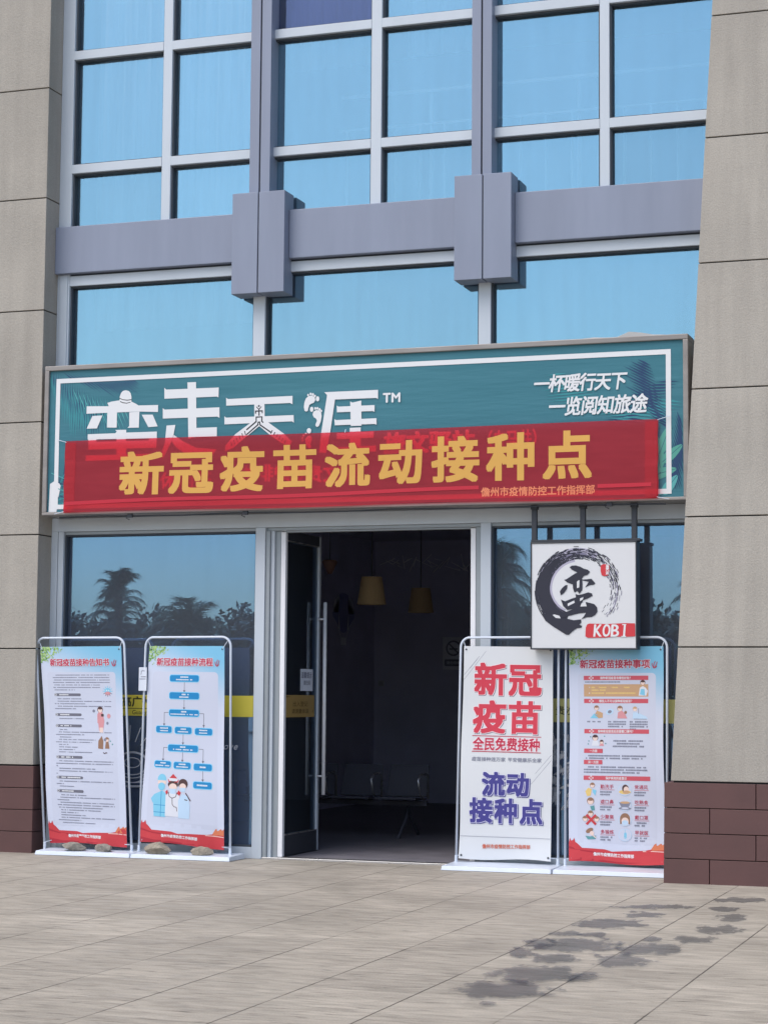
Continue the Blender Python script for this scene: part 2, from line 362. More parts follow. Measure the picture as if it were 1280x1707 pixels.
LOGO_B=[
 ('w',[(-1.168,0.329),(-1.15,0.316),(-0.531,0.319),(-0.529,0.243),(-0.553,0.256),(-1.166,0.257)]),
 ('w',[(-1.182,0.162),(-1.165,0.149),(-0.518,0.147),(-0.514,0.08),(-0.534,0.092),(-1.181,0.089)]),
 ('w',[(-0.896,0.28),(-0.798,0.279),(-0.793,0.115),(-0.893,0.116)]),
 ('w',[(-0.883,0.124),(-0.829,0.114),(-0.828,0.073),(-0.973,-0.033),(-1.088,-0.123),(-1.171,-0.154),(-1.169,-0.1),(-1.075,-0.003)]),
 ('w',[(-0.86,0.115),(-0.797,0.118),(-0.608,-0.015),(-0.529,-0.088),(-0.559,-0.134),(-0.643,-0.091),(-0.746,-0.018),(-0.86,0.074)]),
 ('k',[(-0.88,0.107),(-0.881,0.148),(-0.815,0.148),(-0.814,0.105),(-0.803,0.094),(-0.808,0.086),(-0.826,0.1),(-0.826,0.138),(-0.869,0.137),(-0.869,0.099),(-0.963,0.027),(-0.972,0.036)]),
 ('k',[(-0.86,0.101),(-0.836,0.103),(-0.832,0.076),(-0.722,0.001),(-0.729,-0.008),(-0.842,0.068),(-0.846,0.093),(-0.851,0.09),(-0.851,0.071),(-0.962,-0.016),(-0.971,-0.008),(-0.863,0.077)]),
 ('k',[(-0.887,0.175),(-0.888,0.202),(-0.813,0.202),(-0.812,0.175),(-0.822,0.174),(-0.823,0.191),(-0.843,0.191),(-0.842,0.154),(-0.854,0.155),(-0.854,0.191),(-0.876,0.191),(-0.876,0.174)]),
 ('k',[(-0.874,0.239),(-0.85,0.217),(-0.828,0.24),(-0.825,0.232),(-0.844,0.211),(-0.844,0.197),(-0.853,0.198),(-0.853,0.209),(-0.876,0.231)]),
 ('k',[(-0.862,0.241),(-0.851,0.252),(-0.839,0.242),(-0.85,0.23)]),
 ('k',[(-0.989,0.021),(-0.981,0.024),(-0.971,-0.012),(-0.978,-0.015)]),
 ('k',[(-0.723,0.021),(-0.715,0.018),(-0.731,-0.013),(-0.738,-0.009)]),
 ('k',[(-1.014,0.002),(-1.007,0.005),(-0.997,-0.031),(-1.004,-0.035)]),
 ('k',[(-0.697,0.003),(-0.689,0.0),(-0.705,-0.032),(-0.712,-0.027)]),
 ('k',[(-1.04,-0.017),(-1.033,-0.015),(-1.022,-0.05),(-1.029,-0.054)]),
 ('k',[(-0.671,-0.015),(-0.664,-0.018),(-0.679,-0.05),(-0.686,-0.046)]),
 ('k',[(-1.066,-0.036),(-1.059,-0.034),(-1.048,-0.069),(-1.055,-0.073)]),
 ('k',[(-0.645,-0.034),(-0.638,-0.037),(-0.653,-0.068),(-0.66,-0.064)]),
 ('k',[(-1.092,-0.056),(-1.084,-0.053),(-1.074,-0.089),(-1.081,-0.093)]),
 ('k',[(-0.619,-0.052),(-0.612,-0.055),(-0.627,-0.086),(-0.634,-0.082)]),
 ('k',[(-1.117,-0.075),(-1.11,-0.073),(-1.099,-0.108),(-1.107,-0.112)]),
 ('k',[(-0.593,-0.07),(-0.586,-0.073),(-0.601,-0.105),(-0.608,-0.1)]),
 ('w',[(-0.414,0.181),(-0.421,0.214),(-0.417,0.254),(-0.403,0.29),(-0.378,0.31),(-0.347,0.314),(-0.321,0.3),(-0.314,0.273),(-0.326,0.25),(-0.349,0.242),(-0.368,0.232),(-0.378,0.206),(-0.383,0.179),(-0.399,0.173)]),
 ('w',[(-0.374,0.319),(-0.374,0.314),(-0.377,0.311),(-0.38,0.309),(-0.384,0.309),(-0.387,0.311),(-0.39,0.315),(-0.391,0.32),(-0.39,0.324),(-0.388,0.328),(-0.384,0.33),(-0.38,0.33),(-0.377,0.328),(-0.375,0.324)]),
 ('w',[(-0.348,0.327),(-0.349,0.322),(-0.352,0.318),(-0.356,0.316),(-0.36,0.316),(-0.364,0.319),(-0.367,0.323),(-0.368,0.328),(-0.367,0.333),(-0.365,0.337),(-0.361,0.34),(-0.356,0.339),(-0.352,0.337),(-0.349,0.333)]),
 ('w',[(-0.327,0.322),(-0.328,0.317),(-0.331,0.313),(-0.335,0.311),(-0.339,0.311),(-0.343,0.314),(-0.346,0.318),(-0.347,0.323),(-0.346,0.328),(-0.343,0.333),(-0.339,0.335),(-0.335,0.335),(-0.331,0.332),(-0.328,0.328)]),
 ('w',[(-0.309,0.308),(-0.31,0.304),(-0.312,0.3),(-0.316,0.298),(-0.321,0.298),(-0.325,0.301),(-0.327,0.305),(-0.328,0.309),(-0.327,0.314),(-0.325,0.317),(-0.321,0.319),(-0.316,0.319),(-0.312,0.317),(-0.31,0.313)]),
 ('w',[(-0.276,0.282),(-0.277,0.272),(-0.282,0.264),(-0.289,0.26),(-0.296,0.26),(-0.303,0.265),(-0.308,0.273),(-0.31,0.283),(-0.308,0.293),(-0.304,0.301),(-0.297,0.305),(-0.289,0.304),(-0.282,0.3),(-0.278,0.292)]),
 ('w',[(-0.276,0.042),(-0.259,0.082),(-0.252,0.128),(-0.258,0.161),(-0.277,0.179),(-0.306,0.182),(-0.331,0.169),(-0.338,0.144),(-0.326,0.12),(-0.305,0.107),(-0.296,0.086),(-0.307,0.063),(-0.31,0.044),(-0.295,0.032)]),
 ('w',[(-0.33,0.191),(-0.331,0.181),(-0.336,0.173),(-0.343,0.169),(-0.35,0.169),(-0.357,0.174),(-0.362,0.182),(-0.364,0.192),(-0.362,0.202),(-0.358,0.209),(-0.351,0.214),(-0.343,0.213),(-0.336,0.209),(-0.332,0.201)]),
 ('w',[(-0.303,0.198),(-0.304,0.192),(-0.307,0.188),(-0.311,0.186),(-0.315,0.186),(-0.319,0.189),(-0.322,0.193),(-0.323,0.198),(-0.322,0.204),(-0.319,0.208),(-0.315,0.21),(-0.311,0.21),(-0.307,0.207),(-0.304,0.203)]),
 ('w',[(-0.282,0.197),(-0.283,0.192),(-0.286,0.188),(-0.289,0.185),(-0.294,0.186),(-0.298,0.188),(-0.301,0.192),(-0.302,0.198),(-0.301,0.203),(-0.298,0.207),(-0.294,0.209),(-0.29,0.209),(-0.286,0.206),(-0.283,0.202)]),
 ('w',[(-0.262,0.187),(-0.263,0.182),(-0.266,0.177),(-0.27,0.175),(-0.274,0.175),(-0.278,0.178),(-0.281,0.182),(-0.282,0.187),(-0.281,0.193),(-0.278,0.197),(-0.274,0.199),(-0.27,0.199),(-0.266,0.196),(-0.263,0.192)]),
 ('w',[(-0.248,0.173),(-0.249,0.168),(-0.251,0.165),(-0.254,0.163),(-0.258,0.163),(-0.261,0.165),(-0.264,0.169),(-0.265,0.174),(-0.264,0.178),(-0.262,0.182),(-0.258,0.184),(-0.255,0.183),(-0.251,0.181),(-0.249,0.177)]),
 ('w',[(-0.349,0.001),(-0.351,-0.009),(-0.356,-0.017),(-0.365,-0.022),(-0.374,-0.021),(-0.383,-0.016),(-0.389,-0.008),(-0.391,0.003),(-0.389,0.013),(-0.383,0.021),(-0.375,0.025),(-0.365,0.025),(-0.357,0.02),(-0.351,0.012)]),
 ('w',[(-0.389,-0.023),(-0.39,-0.026),(-0.393,-0.029),(-0.397,-0.03),(-0.401,-0.03),(-0.405,-0.028),(-0.408,-0.025),(-0.409,-0.022),(-0.408,-0.019),(-0.405,-0.016),(-0.402,-0.014),(-0.397,-0.015),(-0.393,-0.016),(-0.39,-0.019)]),
 ('w',[(-0.409,-0.038),(-0.41,-0.043),(-0.413,-0.046),(-0.417,-0.048),(-0.421,-0.048),(-0.425,-0.046),(-0.428,-0.042),(-0.429,-0.037),(-0.428,-0.033),(-0.425,-0.029),(-0.421,-0.027),(-0.417,-0.027),(-0.413,-0.029),(-0.41,-0.033)]),
 ('w',[(-0.421,-0.059),(-0.422,-0.063),(-0.425,-0.067),(-0.428,-0.069),(-0.432,-0.069),(-0.435,-0.067),(-0.438,-0.063),(-0.438,-0.058),(-0.438,-0.054),(-0.435,-0.05),(-0.432,-0.048),(-0.428,-0.048),(-0.425,-0.05),(-0.422,-0.054)]),
 ('w',[(-0.421,-0.083),(-0.422,-0.087),(-0.424,-0.091),(-0.428,-0.093),(-0.431,-0.093),(-0.435,-0.091),(-0.437,-0.087),(-0.438,-0.082),(-0.437,-0.078),(-0.435,-0.074),(-0.432,-0.072),(-0.428,-0.072),(-0.424,-0.074),(-0.422,-0.078)]),
 ('w',[(-0.388,-0.049),(-0.359,-0.04),(-0.342,-0.059),(-0.345,-0.095),(-0.356,-0.121),(-0.344,-0.141),(-0.365,-0.156),(-0.387,-0.14),(-0.401,-0.106),(-0.407,-0.073)]),
 ('w',[(-0.23,0.338),(0.269,0.338),(0.27,0.257),(0.252,0.267),(-0.128,0.269),(-0.208,0.268),(-0.204,0.312)]),
 ('w',[(-0.204,0.305),(-0.124,0.302),(-0.17,-0.021),(-0.206,-0.199),(-0.273,-0.196),(-0.254,-0.018)]),
 ('w',[(0.013,0.246),(0.034,0.235),(0.116,0.25),(0.12,0.028),(0.021,0.029)]),
 ('w',[(-0.112,0.215),(-0.095,0.205),(0.239,0.205),(0.239,0.145),(0.222,0.153),(-0.109,0.155)]),
 ('w',[(-0.133,0.095),(-0.115,0.087),(0.258,0.089),(0.258,0.032),(0.24,0.039),(-0.128,0.041)]),
 ('w',[(0.011,0.013),(0.113,0.014),(0.115,-0.183),(0.013,-0.182)]),
 ('w',[(-0.11,-0.03),(0.234,-0.026),(0.234,-0.081),(-0.109,-0.083)]),
 ('w',[(-0.147,-0.154),(0.255,-0.15),(0.256,-0.203),(-0.147,-0.203)]),
]
KOBI=[
 ('k',[(-0.116,0.237),(-0.098,0.249),(-0.062,0.251),(-0.026,0.24),(0.006,0.222),(0.038,0.214),(0.058,0.196),(0.038,0.171),(0.006,0.162),(-0.01,0.142),(-0.006,0.093),(-0.008,0.046),(-0.032,0.013),(-0.05,0.037),(-0.074,0.024),(-0.086,0.053),(-0.09,0.092),(-0.118,0.102),(-0.138,0.11),(-0.164,0.131),(-0.146,0.135),(-0.074,0.18),(-0.05,0.192),(-0.074,0.204),(-0.098,0.216)]),
 ('k',[(-0.013,0.131),(0.07,0.137),(0.104,0.099),(0.09,0.088),(0.054,0.084),(0.016,0.066),(0.048,0.113),(-0.002,0.123)]),
 ('k',[(-0.153,0.086),(-0.134,0.088),(-0.14,0.053),(-0.169,0.016),(-0.193,0.003),(-0.2,0.035),(-0.183,0.06)]),
 ('k',[(-0.066,0.011),(-0.042,0.003),(-0.01,0.008),(0.042,0.024),(0.074,0.015),(0.08,-0.005),(0.038,-0.027),(-0.002,-0.042),(-0.022,-0.091),(0.03,-0.094),(0.02,-0.055),(0.094,-0.074),(0.118,-0.102),(0.121,-0.137),(0.102,-0.164),(0.07,-0.182),(0.03,-0.183),(-0.017,-0.201),(0.006,-0.174),(0.024,-0.145),(-0.042,-0.152),(-0.163,-0.181),(-0.205,-0.194),(-0.213,-0.169),(-0.147,-0.138),(-0.082,-0.114),(-0.138,-0.121),(-0.171,-0.088),(-0.191,-0.034),(-0.155,-0.049),(-0.09,-0.024),(-0.062,-0.017)]),
 ('w',[(-0.054,0.113),(-0.042,0.125),(-0.031,0.126),(-0.034,0.066),(-0.054,0.06)]),
 ('w',[(-0.134,-0.069),(-0.078,-0.043),(-0.072,-0.062),(-0.132,-0.091)]),
 ('w',[(-0.028,-0.026),(0.002,-0.015),(-0.002,-0.034),(-0.028,-0.05)]),
 ('w',[(-0.016,-0.068),(0.019,-0.063),(0.03,-0.092),(-0.024,-0.094)]),
 ('k',[(-0.259,-0.164),(-0.235,-0.158),(-0.203,-0.188),(-0.147,-0.192),(-0.082,-0.208),(-0.018,-0.201),(-0.017,-0.228),(-0.034,-0.244),(-0.01,-0.256),(-0.017,-0.271),(-0.05,-0.274),(-0.074,-0.287),(-0.098,-0.306),(-0.123,-0.33),(-0.147,-0.328),(-0.179,-0.308),(-0.259,-0.259),(-0.324,-0.211),(-0.357,-0.156),(-0.316,-0.148)]),
 ('w',[(-0.263,-0.163),(-0.247,-0.158),(-0.203,-0.171),(-0.193,-0.192),(-0.235,-0.188)]),
 ('r',[(0.149,0.244),(0.166,0.257),(0.202,0.258),(0.224,0.247),(0.222,0.2),(0.212,0.165),(0.182,0.157),(0.157,0.165),(0.149,0.201)]),
 ('r',[(0.022,-0.268),(0.034,-0.243),(0.054,-0.236),(0.197,-0.241),(0.355,-0.234),(0.437,-0.236),(0.439,-0.343),(0.355,-0.348),(0.276,-0.345),(0.181,-0.354),(0.038,-0.355),(0.018,-0.342)]),
]

# ------------------------------------------------------------------ ground
def ground_material():
    m = bpy.data.materials.new('paving_tiles'); n, l, b = nt(m)
    tc = n.new('ShaderNodeTexCoord'); sp = n.new('ShaderNodeSeparateXYZ'); l.new(tc.outputs['Object'], sp.inputs[0])
    def math_(op, a, b2=None, c=None):
        q = n.new('ShaderNodeMath'); q.operation = op
        for i, x in enumerate((a, b2, c)):
            if x is None: continue
            if isinstance(x, (int, float)): q.inputs[i].default_value = x
            else: l.new(x, q.inputs[i])
        return q.outputs[0]
    def noise(scale, detail, st, dist=0.):
        mp = n.new('ShaderNodeMapping'); mp.inputs['Scale'].default_value = st; l.new(tc.outputs['Object'], mp.inputs[0])
        t = n.new('ShaderNodeTexNoise'); t.inputs['Scale'].default_value = scale; t.inputs['Detail'].default_value = detail; t.inputs['Distortion'].default_value = dist
        l.new(mp.outputs[0], t.inputs['Vector']); return t.outputs[0]
    def rng_(x, a, b2, c, d2):
        q = n.new('ShaderNodeMapRange'); l.new(x, q.inputs[0])
        for i, v in enumerate((a, b2, c, d2)): q.inputs[i + 1].default_value = v
        return q.outputs[0]
    ux = math_('DIVIDE', math_('ADD', sp.outputs[0], 4.211), .5885); uy = math_('DIVIDE', math_('ADD', sp.outputs[1], 8.262), .6)
    wob = math_('MULTIPLY', math_('SUBTRACT', noise(9, 3, (1, 1, 1)), .5), .012)
    def joint(u, w):
        f = math_('FRACT', math_('ADD', u, wob)); e = math_('MINIMUM', f, math_('SUBTRACT', 1, f))
        return rng_(e, w * .45, w, 1, 0)
    jn = noise(1.1, 2, (1, 1, 1))
    jx = math_('MULTIPLY', joint(ux, .011), rng_(jn, .32, .52, .25, 1)); jy = math_('MULTIPLY', joint(uy, .013), rng_(noise(1.7, 2, (1, 1.3, 1)), .44, .62, 0.0, .6))
    J = math_('MAXIMUM', jx, jy)
    cell = n.new('ShaderNodeCombineXYZ'); l.new(math_('FLOOR', ux), cell.inputs[0]); l.new(math_('FLOOR', uy), cell.inputs[1])
    wnz = n.new('ShaderNodeTexWhiteNoise'); wnz.noise_dimensions = '3D'; l.new(cell.outputs[0], wnz.inputs['Vector'])
    v = rng_(wnz.outputs[0], 0, 1, .93, 1.07)
    v = math_('MULTIPLY', v, rng_(noise(1., 7, (3.5, 13, 1), .9), .3, .7, .80, 1.17))        # wood-like streaks along the front
    v = math_('MULTIPLY', v, rng_(noise(.9, 6, (1, 1.4, 1), .4), .3, .7, .84, 1.12))              # broad stains
    v = math_('MULTIPLY', v, rng_(noise(1., 4, (6, 38, 1), .8), .58, .72, 1, .5))         # short dark scuffs
    v = math_('MULTIPLY', v, rng_(noise(90., 3, (1, 1, 1)), .3, .7, .9, 1.1))
    v = math_('MULTIPLY', v, math_('SUBTRACT', 1, math_('MULTIPLY', J, .72)))
    sc = n.new('ShaderNodeVectorMath'); sc.operation = 'SCALE'; sc.inputs[0].default_value = (.392, .350, .290)
    l.new(v, sc.inputs['Scale']); l.new(sc.outputs[0], b.inputs['Base Color'])
    b.inputs['Specular IOR Level'].default_value = .3
    l.new(rng_(noise(2, 4, (2, 8, 1)), .3, .7, .5, .78), b.inputs['Roughness'])
    bp = n.new('ShaderNodeBump'); bp.inputs['Strength'].default_value = .35; bp.inputs['Distance'].default_value = .006
    l.new(math_('SUBTRACT', noise(14, 5, (1, 6, 1)), J), bp.inputs['Height']); l.new(bp.outputs[0], b.inputs['Normal'])
    return m
mb = MB(); mb.face([(-400, -600, 0), (400, -600, 0), (400, 400, 0), (-400, 400, 0)], ground_material())
g = mb.build('ground'); g['kind'] = 'structure'; g['label'] = 'grey beige paving of large square slabs with streaks'

def wet_film():
    m = bpy.data.materials.new('damp_film'); n, l, b = nt(m); n.remove(b); out = n['Material Output']
    at = n.new('ShaderNodeAttribute'); at.attribute_name = 'depth'; tc = n.new('ShaderNodeTexCoord')
    mp = n.new('ShaderNodeMapping'); mp.inputs['Scale'].default_value = (1, .55, 1); l.new(tc.outputs['Object'], mp.inputs[0])
    nz = n.new('ShaderNodeTexNoise'); nz.inputs['Scale'].default_value = 9; nz.inputs['Detail'].default_value = 7; nz.inputs['Roughness'].default_value = .62; l.new(mp.outputs[0], nz.inputs['Vector'])
    ad = n.new('ShaderNodeMath'); ad.operation = 'MULTIPLY_ADD'; ad.inputs[1].default_value = 1.5; l.new(nz.outputs[0], ad.inputs[0]); l.new(at.outputs['Fac'], ad.inputs[2])
    mk = n.new('ShaderNodeMapRange'); mk.interpolation_type = 'SMOOTHSTEP'; mk.inputs[1].default_value = .98; mk.inputs[2].default_value = 1.10; l.new(ad.outputs[0], mk.inputs[0])
    cr = n.new('ShaderNodeMix'); cr.data_type = 'RGBA'; cr.inputs[6].default_value = (1, 1, 1, 1); cr.inputs[7].default_value = (.67, .69, .725, 1); l.new(mk.outputs[0], cr.inputs[0])
    tr = n.new('ShaderNodeBsdfTransparent'); l.new(cr.outputs[2], tr.inputs['Color'])
    gl = n.new('ShaderNodeBsdfGlossy'); gl.inputs['Roughness'].default_value = .3
    fz = n.new('ShaderNodeFresnel'); fz.inputs['IOR'].default_value = 1.3
    k = n.new('ShaderNodeMath'); k.operation = 'MULTIPLY'; l.new(mk.outputs[0], k.inputs[0]); l.new(fz.outputs[0], k.inputs[1])
    k2 = n.new('ShaderNodeMath'); k2.operation = 'MULTIPLY'; k2.inputs[1].default_value = .3; l.new(k.outputs[0], k2.inputs[0])
    mx = n.new('ShaderNodeMixShader'); l.new(k2.outputs[0], mx.inputs[0]); l.new(tr.outputs[0], mx.inputs[1]); l.new(gl.outputs[0], mx.inputs[2]); l.new(mx.outputs[0], out.inputs[0])
    return m
WETM = wet_film()
for i, (cx, cy, ax, ay, bx, by) in enumerate(WET):
    w = MB(); k = w.mi(WETM); N = 28; RR = 7; dep = []
    w.v.append((cx, cy, .0025 + .0004 * i)); dep.append(.75)
    for r_ in range(1, RR + 1):
        q = 1.62 * r_ / RR
        for a_ in range(N):
            t = 2 * pi * a_ / N; w.v.append((cx + (ax * cos(t) + bx * sin(t)) * q, cy + (ay * cos(t) + by * sin(t)) * q, .0025 + .0004 * i)); dep.append(.75 * (1 - r_ / RR))
    for a_ in range(N):
        w.f.append((0, 1 + a_, 1 + (a_ + 1) % N)); w.m.append(k)
        for r_ in range(RR - 1):
            p0 = 1 + r_ * N; w.f.append((p0 + a_, p0 + N + a_, p0 + N + (a_ + 1) % N, p0 + (a_ + 1) % N)); w.m.append(k)
    o = w.build('wet_patch'); o['kind'] = 'structure'
    at = o.data.attributes.new('depth', 'FLOAT', 'POINT'); at.data.foreach_set('value', dep)

# ------------------------------------------------------------------ the building
BLD = empty('office_building', (-5.9, 0, 0), 'office building with beige stone columns and blue tinted glass front', 'building')
JZ = [.79, 1.853, 2.902, 3.95, 5.0, 6.065, 7.12, 8.17, 9.22, 10.27]
def stone_column(x0f, x1f, yf, yb, mask=None):
    """x0f, x1f, yf give left edge, right edge and front plane at height z; courses of stone with open joints."""
    m = MB(); gap = .0055
    def ring(z, inset=0.): return [(x0f(z) + inset, yf(z) + inset, z), (x1f(z) - inset, yf(z) + inset, z), (x1f(z) - inset, yb, z), (x0f(z) + inset, yb, z)]
    for a, b2 in zip(JZ, JZ[1:]): m.hexa(ring(a + gap) + ring(b2 - gap), STONE)
    o = m.build('stone_column', BLD, bevel=.004)
    c = MB(); c.hexa(ring(.03, .02) + ring(JZ[-1] - .02, .02), JOINT); c.build('joint_core', o)
    bm_ = MB(); hs = [0.0, .19, .388, .585, JZ[0] - gap]
    for k in range(4):
        a, b2 = hs[k] + (.003 if k else -.02), hs[k + 1] - .003
        def rg(z, xa, xb): return [(xa, yf(z) - .012, z), (xb, yf(z) - .012, z), (xb, yb, z), (xa, yb, z)]
        xl, xr = x0f(0) - .012, x1f(0) + .012; L = .72
        cuts = [xl]
        s0 = xr - L * (.5 if k % 2 else 1.) if mask == 'right_edge' else xl + L * (.5 if k % 2 == 0 else 1.)
        if mask == 'right_edge':
            q = s0; tmp = []
            while q > xl + .1: tmp.append(q); q -= L
            cuts += sorted(tmp)
        else:
            while s0 < xr - .1: cuts.append(s0); s0 += L
        cuts.append(xr)
        for xa, xb in zip(cuts, cuts[1:]): bm_.hexa(rg(a, xa + (.003 if xa != xl else 0), xb - (.003 if xb != xr else 0)) + rg(b2, xa + (.003 if xa != xl else 0), xb - (.003 if xb != xr else 0)), BROWN)
    bm_.build('base_cladding', o, bevel=.003)
    return o
col_l = stone_column(lambda z: -11.0, lambda z: -8.927, lambda z: -.25, .3, 'right_edge')
col_r = stone_column(lambda z: -3.02 + .0475 * z, lambda z: -.8, lambda z: -.80 + .063 * z, .3, 'left_edge')

# upper windows: three bays; rails and middle bars, every pane a sub-part
XL, XR = -8.927, -2.45
M1, M2 = (-6.945, -6.745), (-4.838, -4.655)
RZ = [6.345, 7.45, 8.555, 9.66]
FY0, FY1 = 0.0, .13; GY = .085
def pane(x0, x1, z0, z1, parent, m=GLASS_UP, y=GY, tilt=0.):
    p = MB(); t = rng.uniform(-.0012, .0012); s2 = rng.uniform(-.0012, .0012); th = .008
    def q(x, z, dy): return (x, y + dy + (x - x0) * t + (z - z0) * s2, z)
    p.hexa([q(x0, z0, 0), q(x1, z0, 0), q(x1, z0, th), q(x0, z0, th), q(x0, z1, 0), q(x1, z1, 0), q(x1, z1, th), q(x0, z1, th)], m)
    return p.build('pane', parent)
def gasket(f, x0, x1, z0, z1, w=.016):
    f.box(x0, x0 + w, .03, GY - .003, z0, z1, GASKET); f.box(x1 - w, x1, .03, GY - .003, z0, z1, GASKET)
    f.box(x0 + w, x1 - w, .03, GY - .003, z0, z0 + w, GASKET); f.box(x0 + w, x1 - w, .03, GY - .003, z1 - w, z1, GASKET)
def upper_window(x0, x1, sub, vent=None):
    f = MB(); zt = 10.2; zb = 5.83
    for a, b2 in sub: f.box(a, b2, FY0, FY1, zb, zt, ALU)
    xs = [x0]
    for a, b2 in sub: xs += [a, b2]
    xs.append(x1)
    spans = [(xs[i], xs[i + 1]) for i in range(0, len(xs), 2)]
    zs = [zb] + [z for r in RZ for z in (r, r + .085)] + [zt]
    cells = []
    for a, b2 in spans:
        for r in RZ: f.box(a, b2, FY0 - .004, FY1, r, r + .085, ALU)
        for k in range(0, len(zs), 2): cells.append((a, b2, zs[k], zs[k + 1]))
    for c in cells: gasket(f, *c)
    o = f.build('upper_window', BLD, bevel=.004)
    for c in cells: pane(c[0] + .002, c[1] - .002, c[2] + .002, c[3] - .002, o, GLASS_OPEN if vent and c[0] < vent[0] < c[1] and c[2] < vent[1] < c[3] else GLASS_UP)
    return o
f = MB(); f.box(XL, -8.80, FY0, FY1, 4.46, 10.2, ALU); f.box(XL + .03, -8.815, FY0 - .012, FY0, 4.46, 5.37, ALU); f.build('edge_stile', BLD, bevel=.004)
uw1 = upper_window(-8.80, M1[0] + .02, [(-7.868, -7.778)])
uw2 = upper_window(M1[1] - .02, M2[0] + .02, [(-5.807, -5.709)], vent=(-6.3, 8.0))
uw3 = upper_window(M2[1] - .02, XR, [(-3.712, -3.626)])
# the bars between bays, in grey sheet metal with an open seam, each with its boxed cap
for (a, b2), (c0, c1) in ((M1, (-7.073, -6.563)), (M2, (-4.970, -4.455))):
    mid = (a + b2) / 2; f = MB()
    f.box(a, mid - .007, -.09, .12, 5.9, 10.2, PANEL); f.box(mid + .007, b2, -.09, .12, 5.9, 10.2, PANEL); f.box(mid - .0068, mid + .0068, -.075, .1, 5.9, 10.2, JOINT)
    o = f.build('mullion', BLD, bevel=.003)
    f = MB(); cm = (c0 + c1) / 2
    f.box(c0, cm - .005, -.17, .055, 5.053, 5.98, PANEL); f.box(cm + .005, c1, -.17, .055, 5.053, 5.98, PANEL); f.box(cm - .0048, cm + .0048, -.158, .05, 5.06, 5.97, JOINT)
    f.build('mullion_cap', o, bevel=.004)
for a, b2 in ((XL, -7.075), (-6.561, -4.972), (-4.453, XR)):
    f = MB(); f.box(a, b2, -.06, .05, 5.376, 5.823, PANEL); f.build('spandrel_band', BLD, bevel=.006)
f = MB()
f.box(-8.80, XR, FY0 + .003, FY1, 5.265, 5.36, ALU); f.box(-8.80, XR, .02, .06, 5.36, 5.376, GASKET)
f.box(-6.925, -6.81, FY0, FY1, 4.3, 5.265, ALU); f.box(-4.795, -4.685, FY0, FY1, 4.3, 5.265, ALU)
spn = [(-8.80, -6.925), (-6.81, -4.795), (-4.685, XR)]
for a, b2 in spn: gasket(f, a, b2, 4.3, 5.265)
o = f.build('clerestory_window', BLD, bevel=.004)
for a, b2 in spn: pane(a + .002, b2 - .002, 4.3, 5.263, o)
# solid panel behind the sign, soffit strip under it
f = MB(); f.box(XL, XR, .02, .12, 3.07, 4.3, ALU_DARK); f.build('sign_backing_wall', BLD)
# shop level: head rail, stiles, windows
f = MB(); f.box(XL, XR, FY0, FY1, 2.945, 3.07, ALU); f.box(XL, XR, FY0 + .03, FY1, 2.915, 2.945, ALU_DARK); f.build('head_rail', BLD, bevel=.004)
def shop_window(x0, x1, stiles, gl, z0=.1):
    f = MB()
    for a, b2 in stiles: f.box(a, b2, FY0 - .002, FY1, 0, 2.945, ALU)
    f.box(x0, x1, FY0 + .002, FY1, 0.0, z0, ALU); gasket(f, x0, x1, z0, 2.915)
    o = f.build('shop_window', BLD, bevel=.004); pane(x0 + .002, x1 - .002, z0 + .002, 2.913, o, gl)
    return o
sw1 = shop_window(-8.80, -6.87, [(XL, -8.86), (-8.855, -8.80), (-6.87, -6.776)], GLASS_LOW)
sw2 = shop_window(-4.677, XR, [(-4.769, -4.677)], GLASS_LOW)
f = MB()
f.box(-6.774, -6.735, .012, .13, 0, 2.915, ALU_DARK); f.box(-6.735, -6.70, .035, .13, 0, 2.915, ALU); f.box(-6.70, -6.648, .06, .13, 0, 2.915, ALU_DARK)
f.box(-4.825, -4.771, .05, .13, 0, 2.915, ALU_DARK); f.box(-6.648, -4.825, .05, .13, 2.9, 2.915, ALU_DARK)
f.box(-6.774, -4.771, .0, .13, -.01, .016, STEEL)
f.build('door_frame', BLD, bevel=.003)
def door(xh, sgn):
    """leaf pushed fully open: it stands square to the front, hinged at x = xh."""
    f = MB(); t = .022; y0, y1 = .05, .95
    f.box(xh - t, xh + t, y0, y0 + .05, .02, 2.93, mat('pull_handle_steel', (.80, .80, .82), .4, .0))
    f.box(xh - t, xh + t, y1 - .045, y1, .022, 2.925, ALU)
    f.box(xh - t, xh + t, y0 + .05, y1 - .045, 2.835, 2.925, DARKMETAL); f.box(xh - t, xh + t, y0 + .05, y1 - .045, .022, .205, DARKMETAL)
    for z in (.21, 2.832): f.box(xh - t - .003, xh + t + .003, y0 + .05, y1 - .045, z - .006, z + .003, STEEL)
    o = f.build('door', BLD, bevel=.002)
    p = MB(); p.box(xh - .005, xh + .005, y0 + .05, y1 - .045, .205, 2.835, GLASS_DOOR); p.build('door_glass', o)
    for sd in (-1, 1):
        h = MB(); HM = mat('pull_handle_steel', (.80, .80, .82), .4, .0); X = xh + sd * .086; Y = .90
        h.tube([(X, Y, .53), (X, Y, 2.31)], .0175, HM, 12)
        for z in (.70, 2.155): h.tube([(xh + sd * .02, Y, z), (X, Y, z)], .009, HM, 8)
        h.build('handle', o, smooth=True)
    return o
door_l = door(-6.62, 1); door_r = door(-4.85, -1)

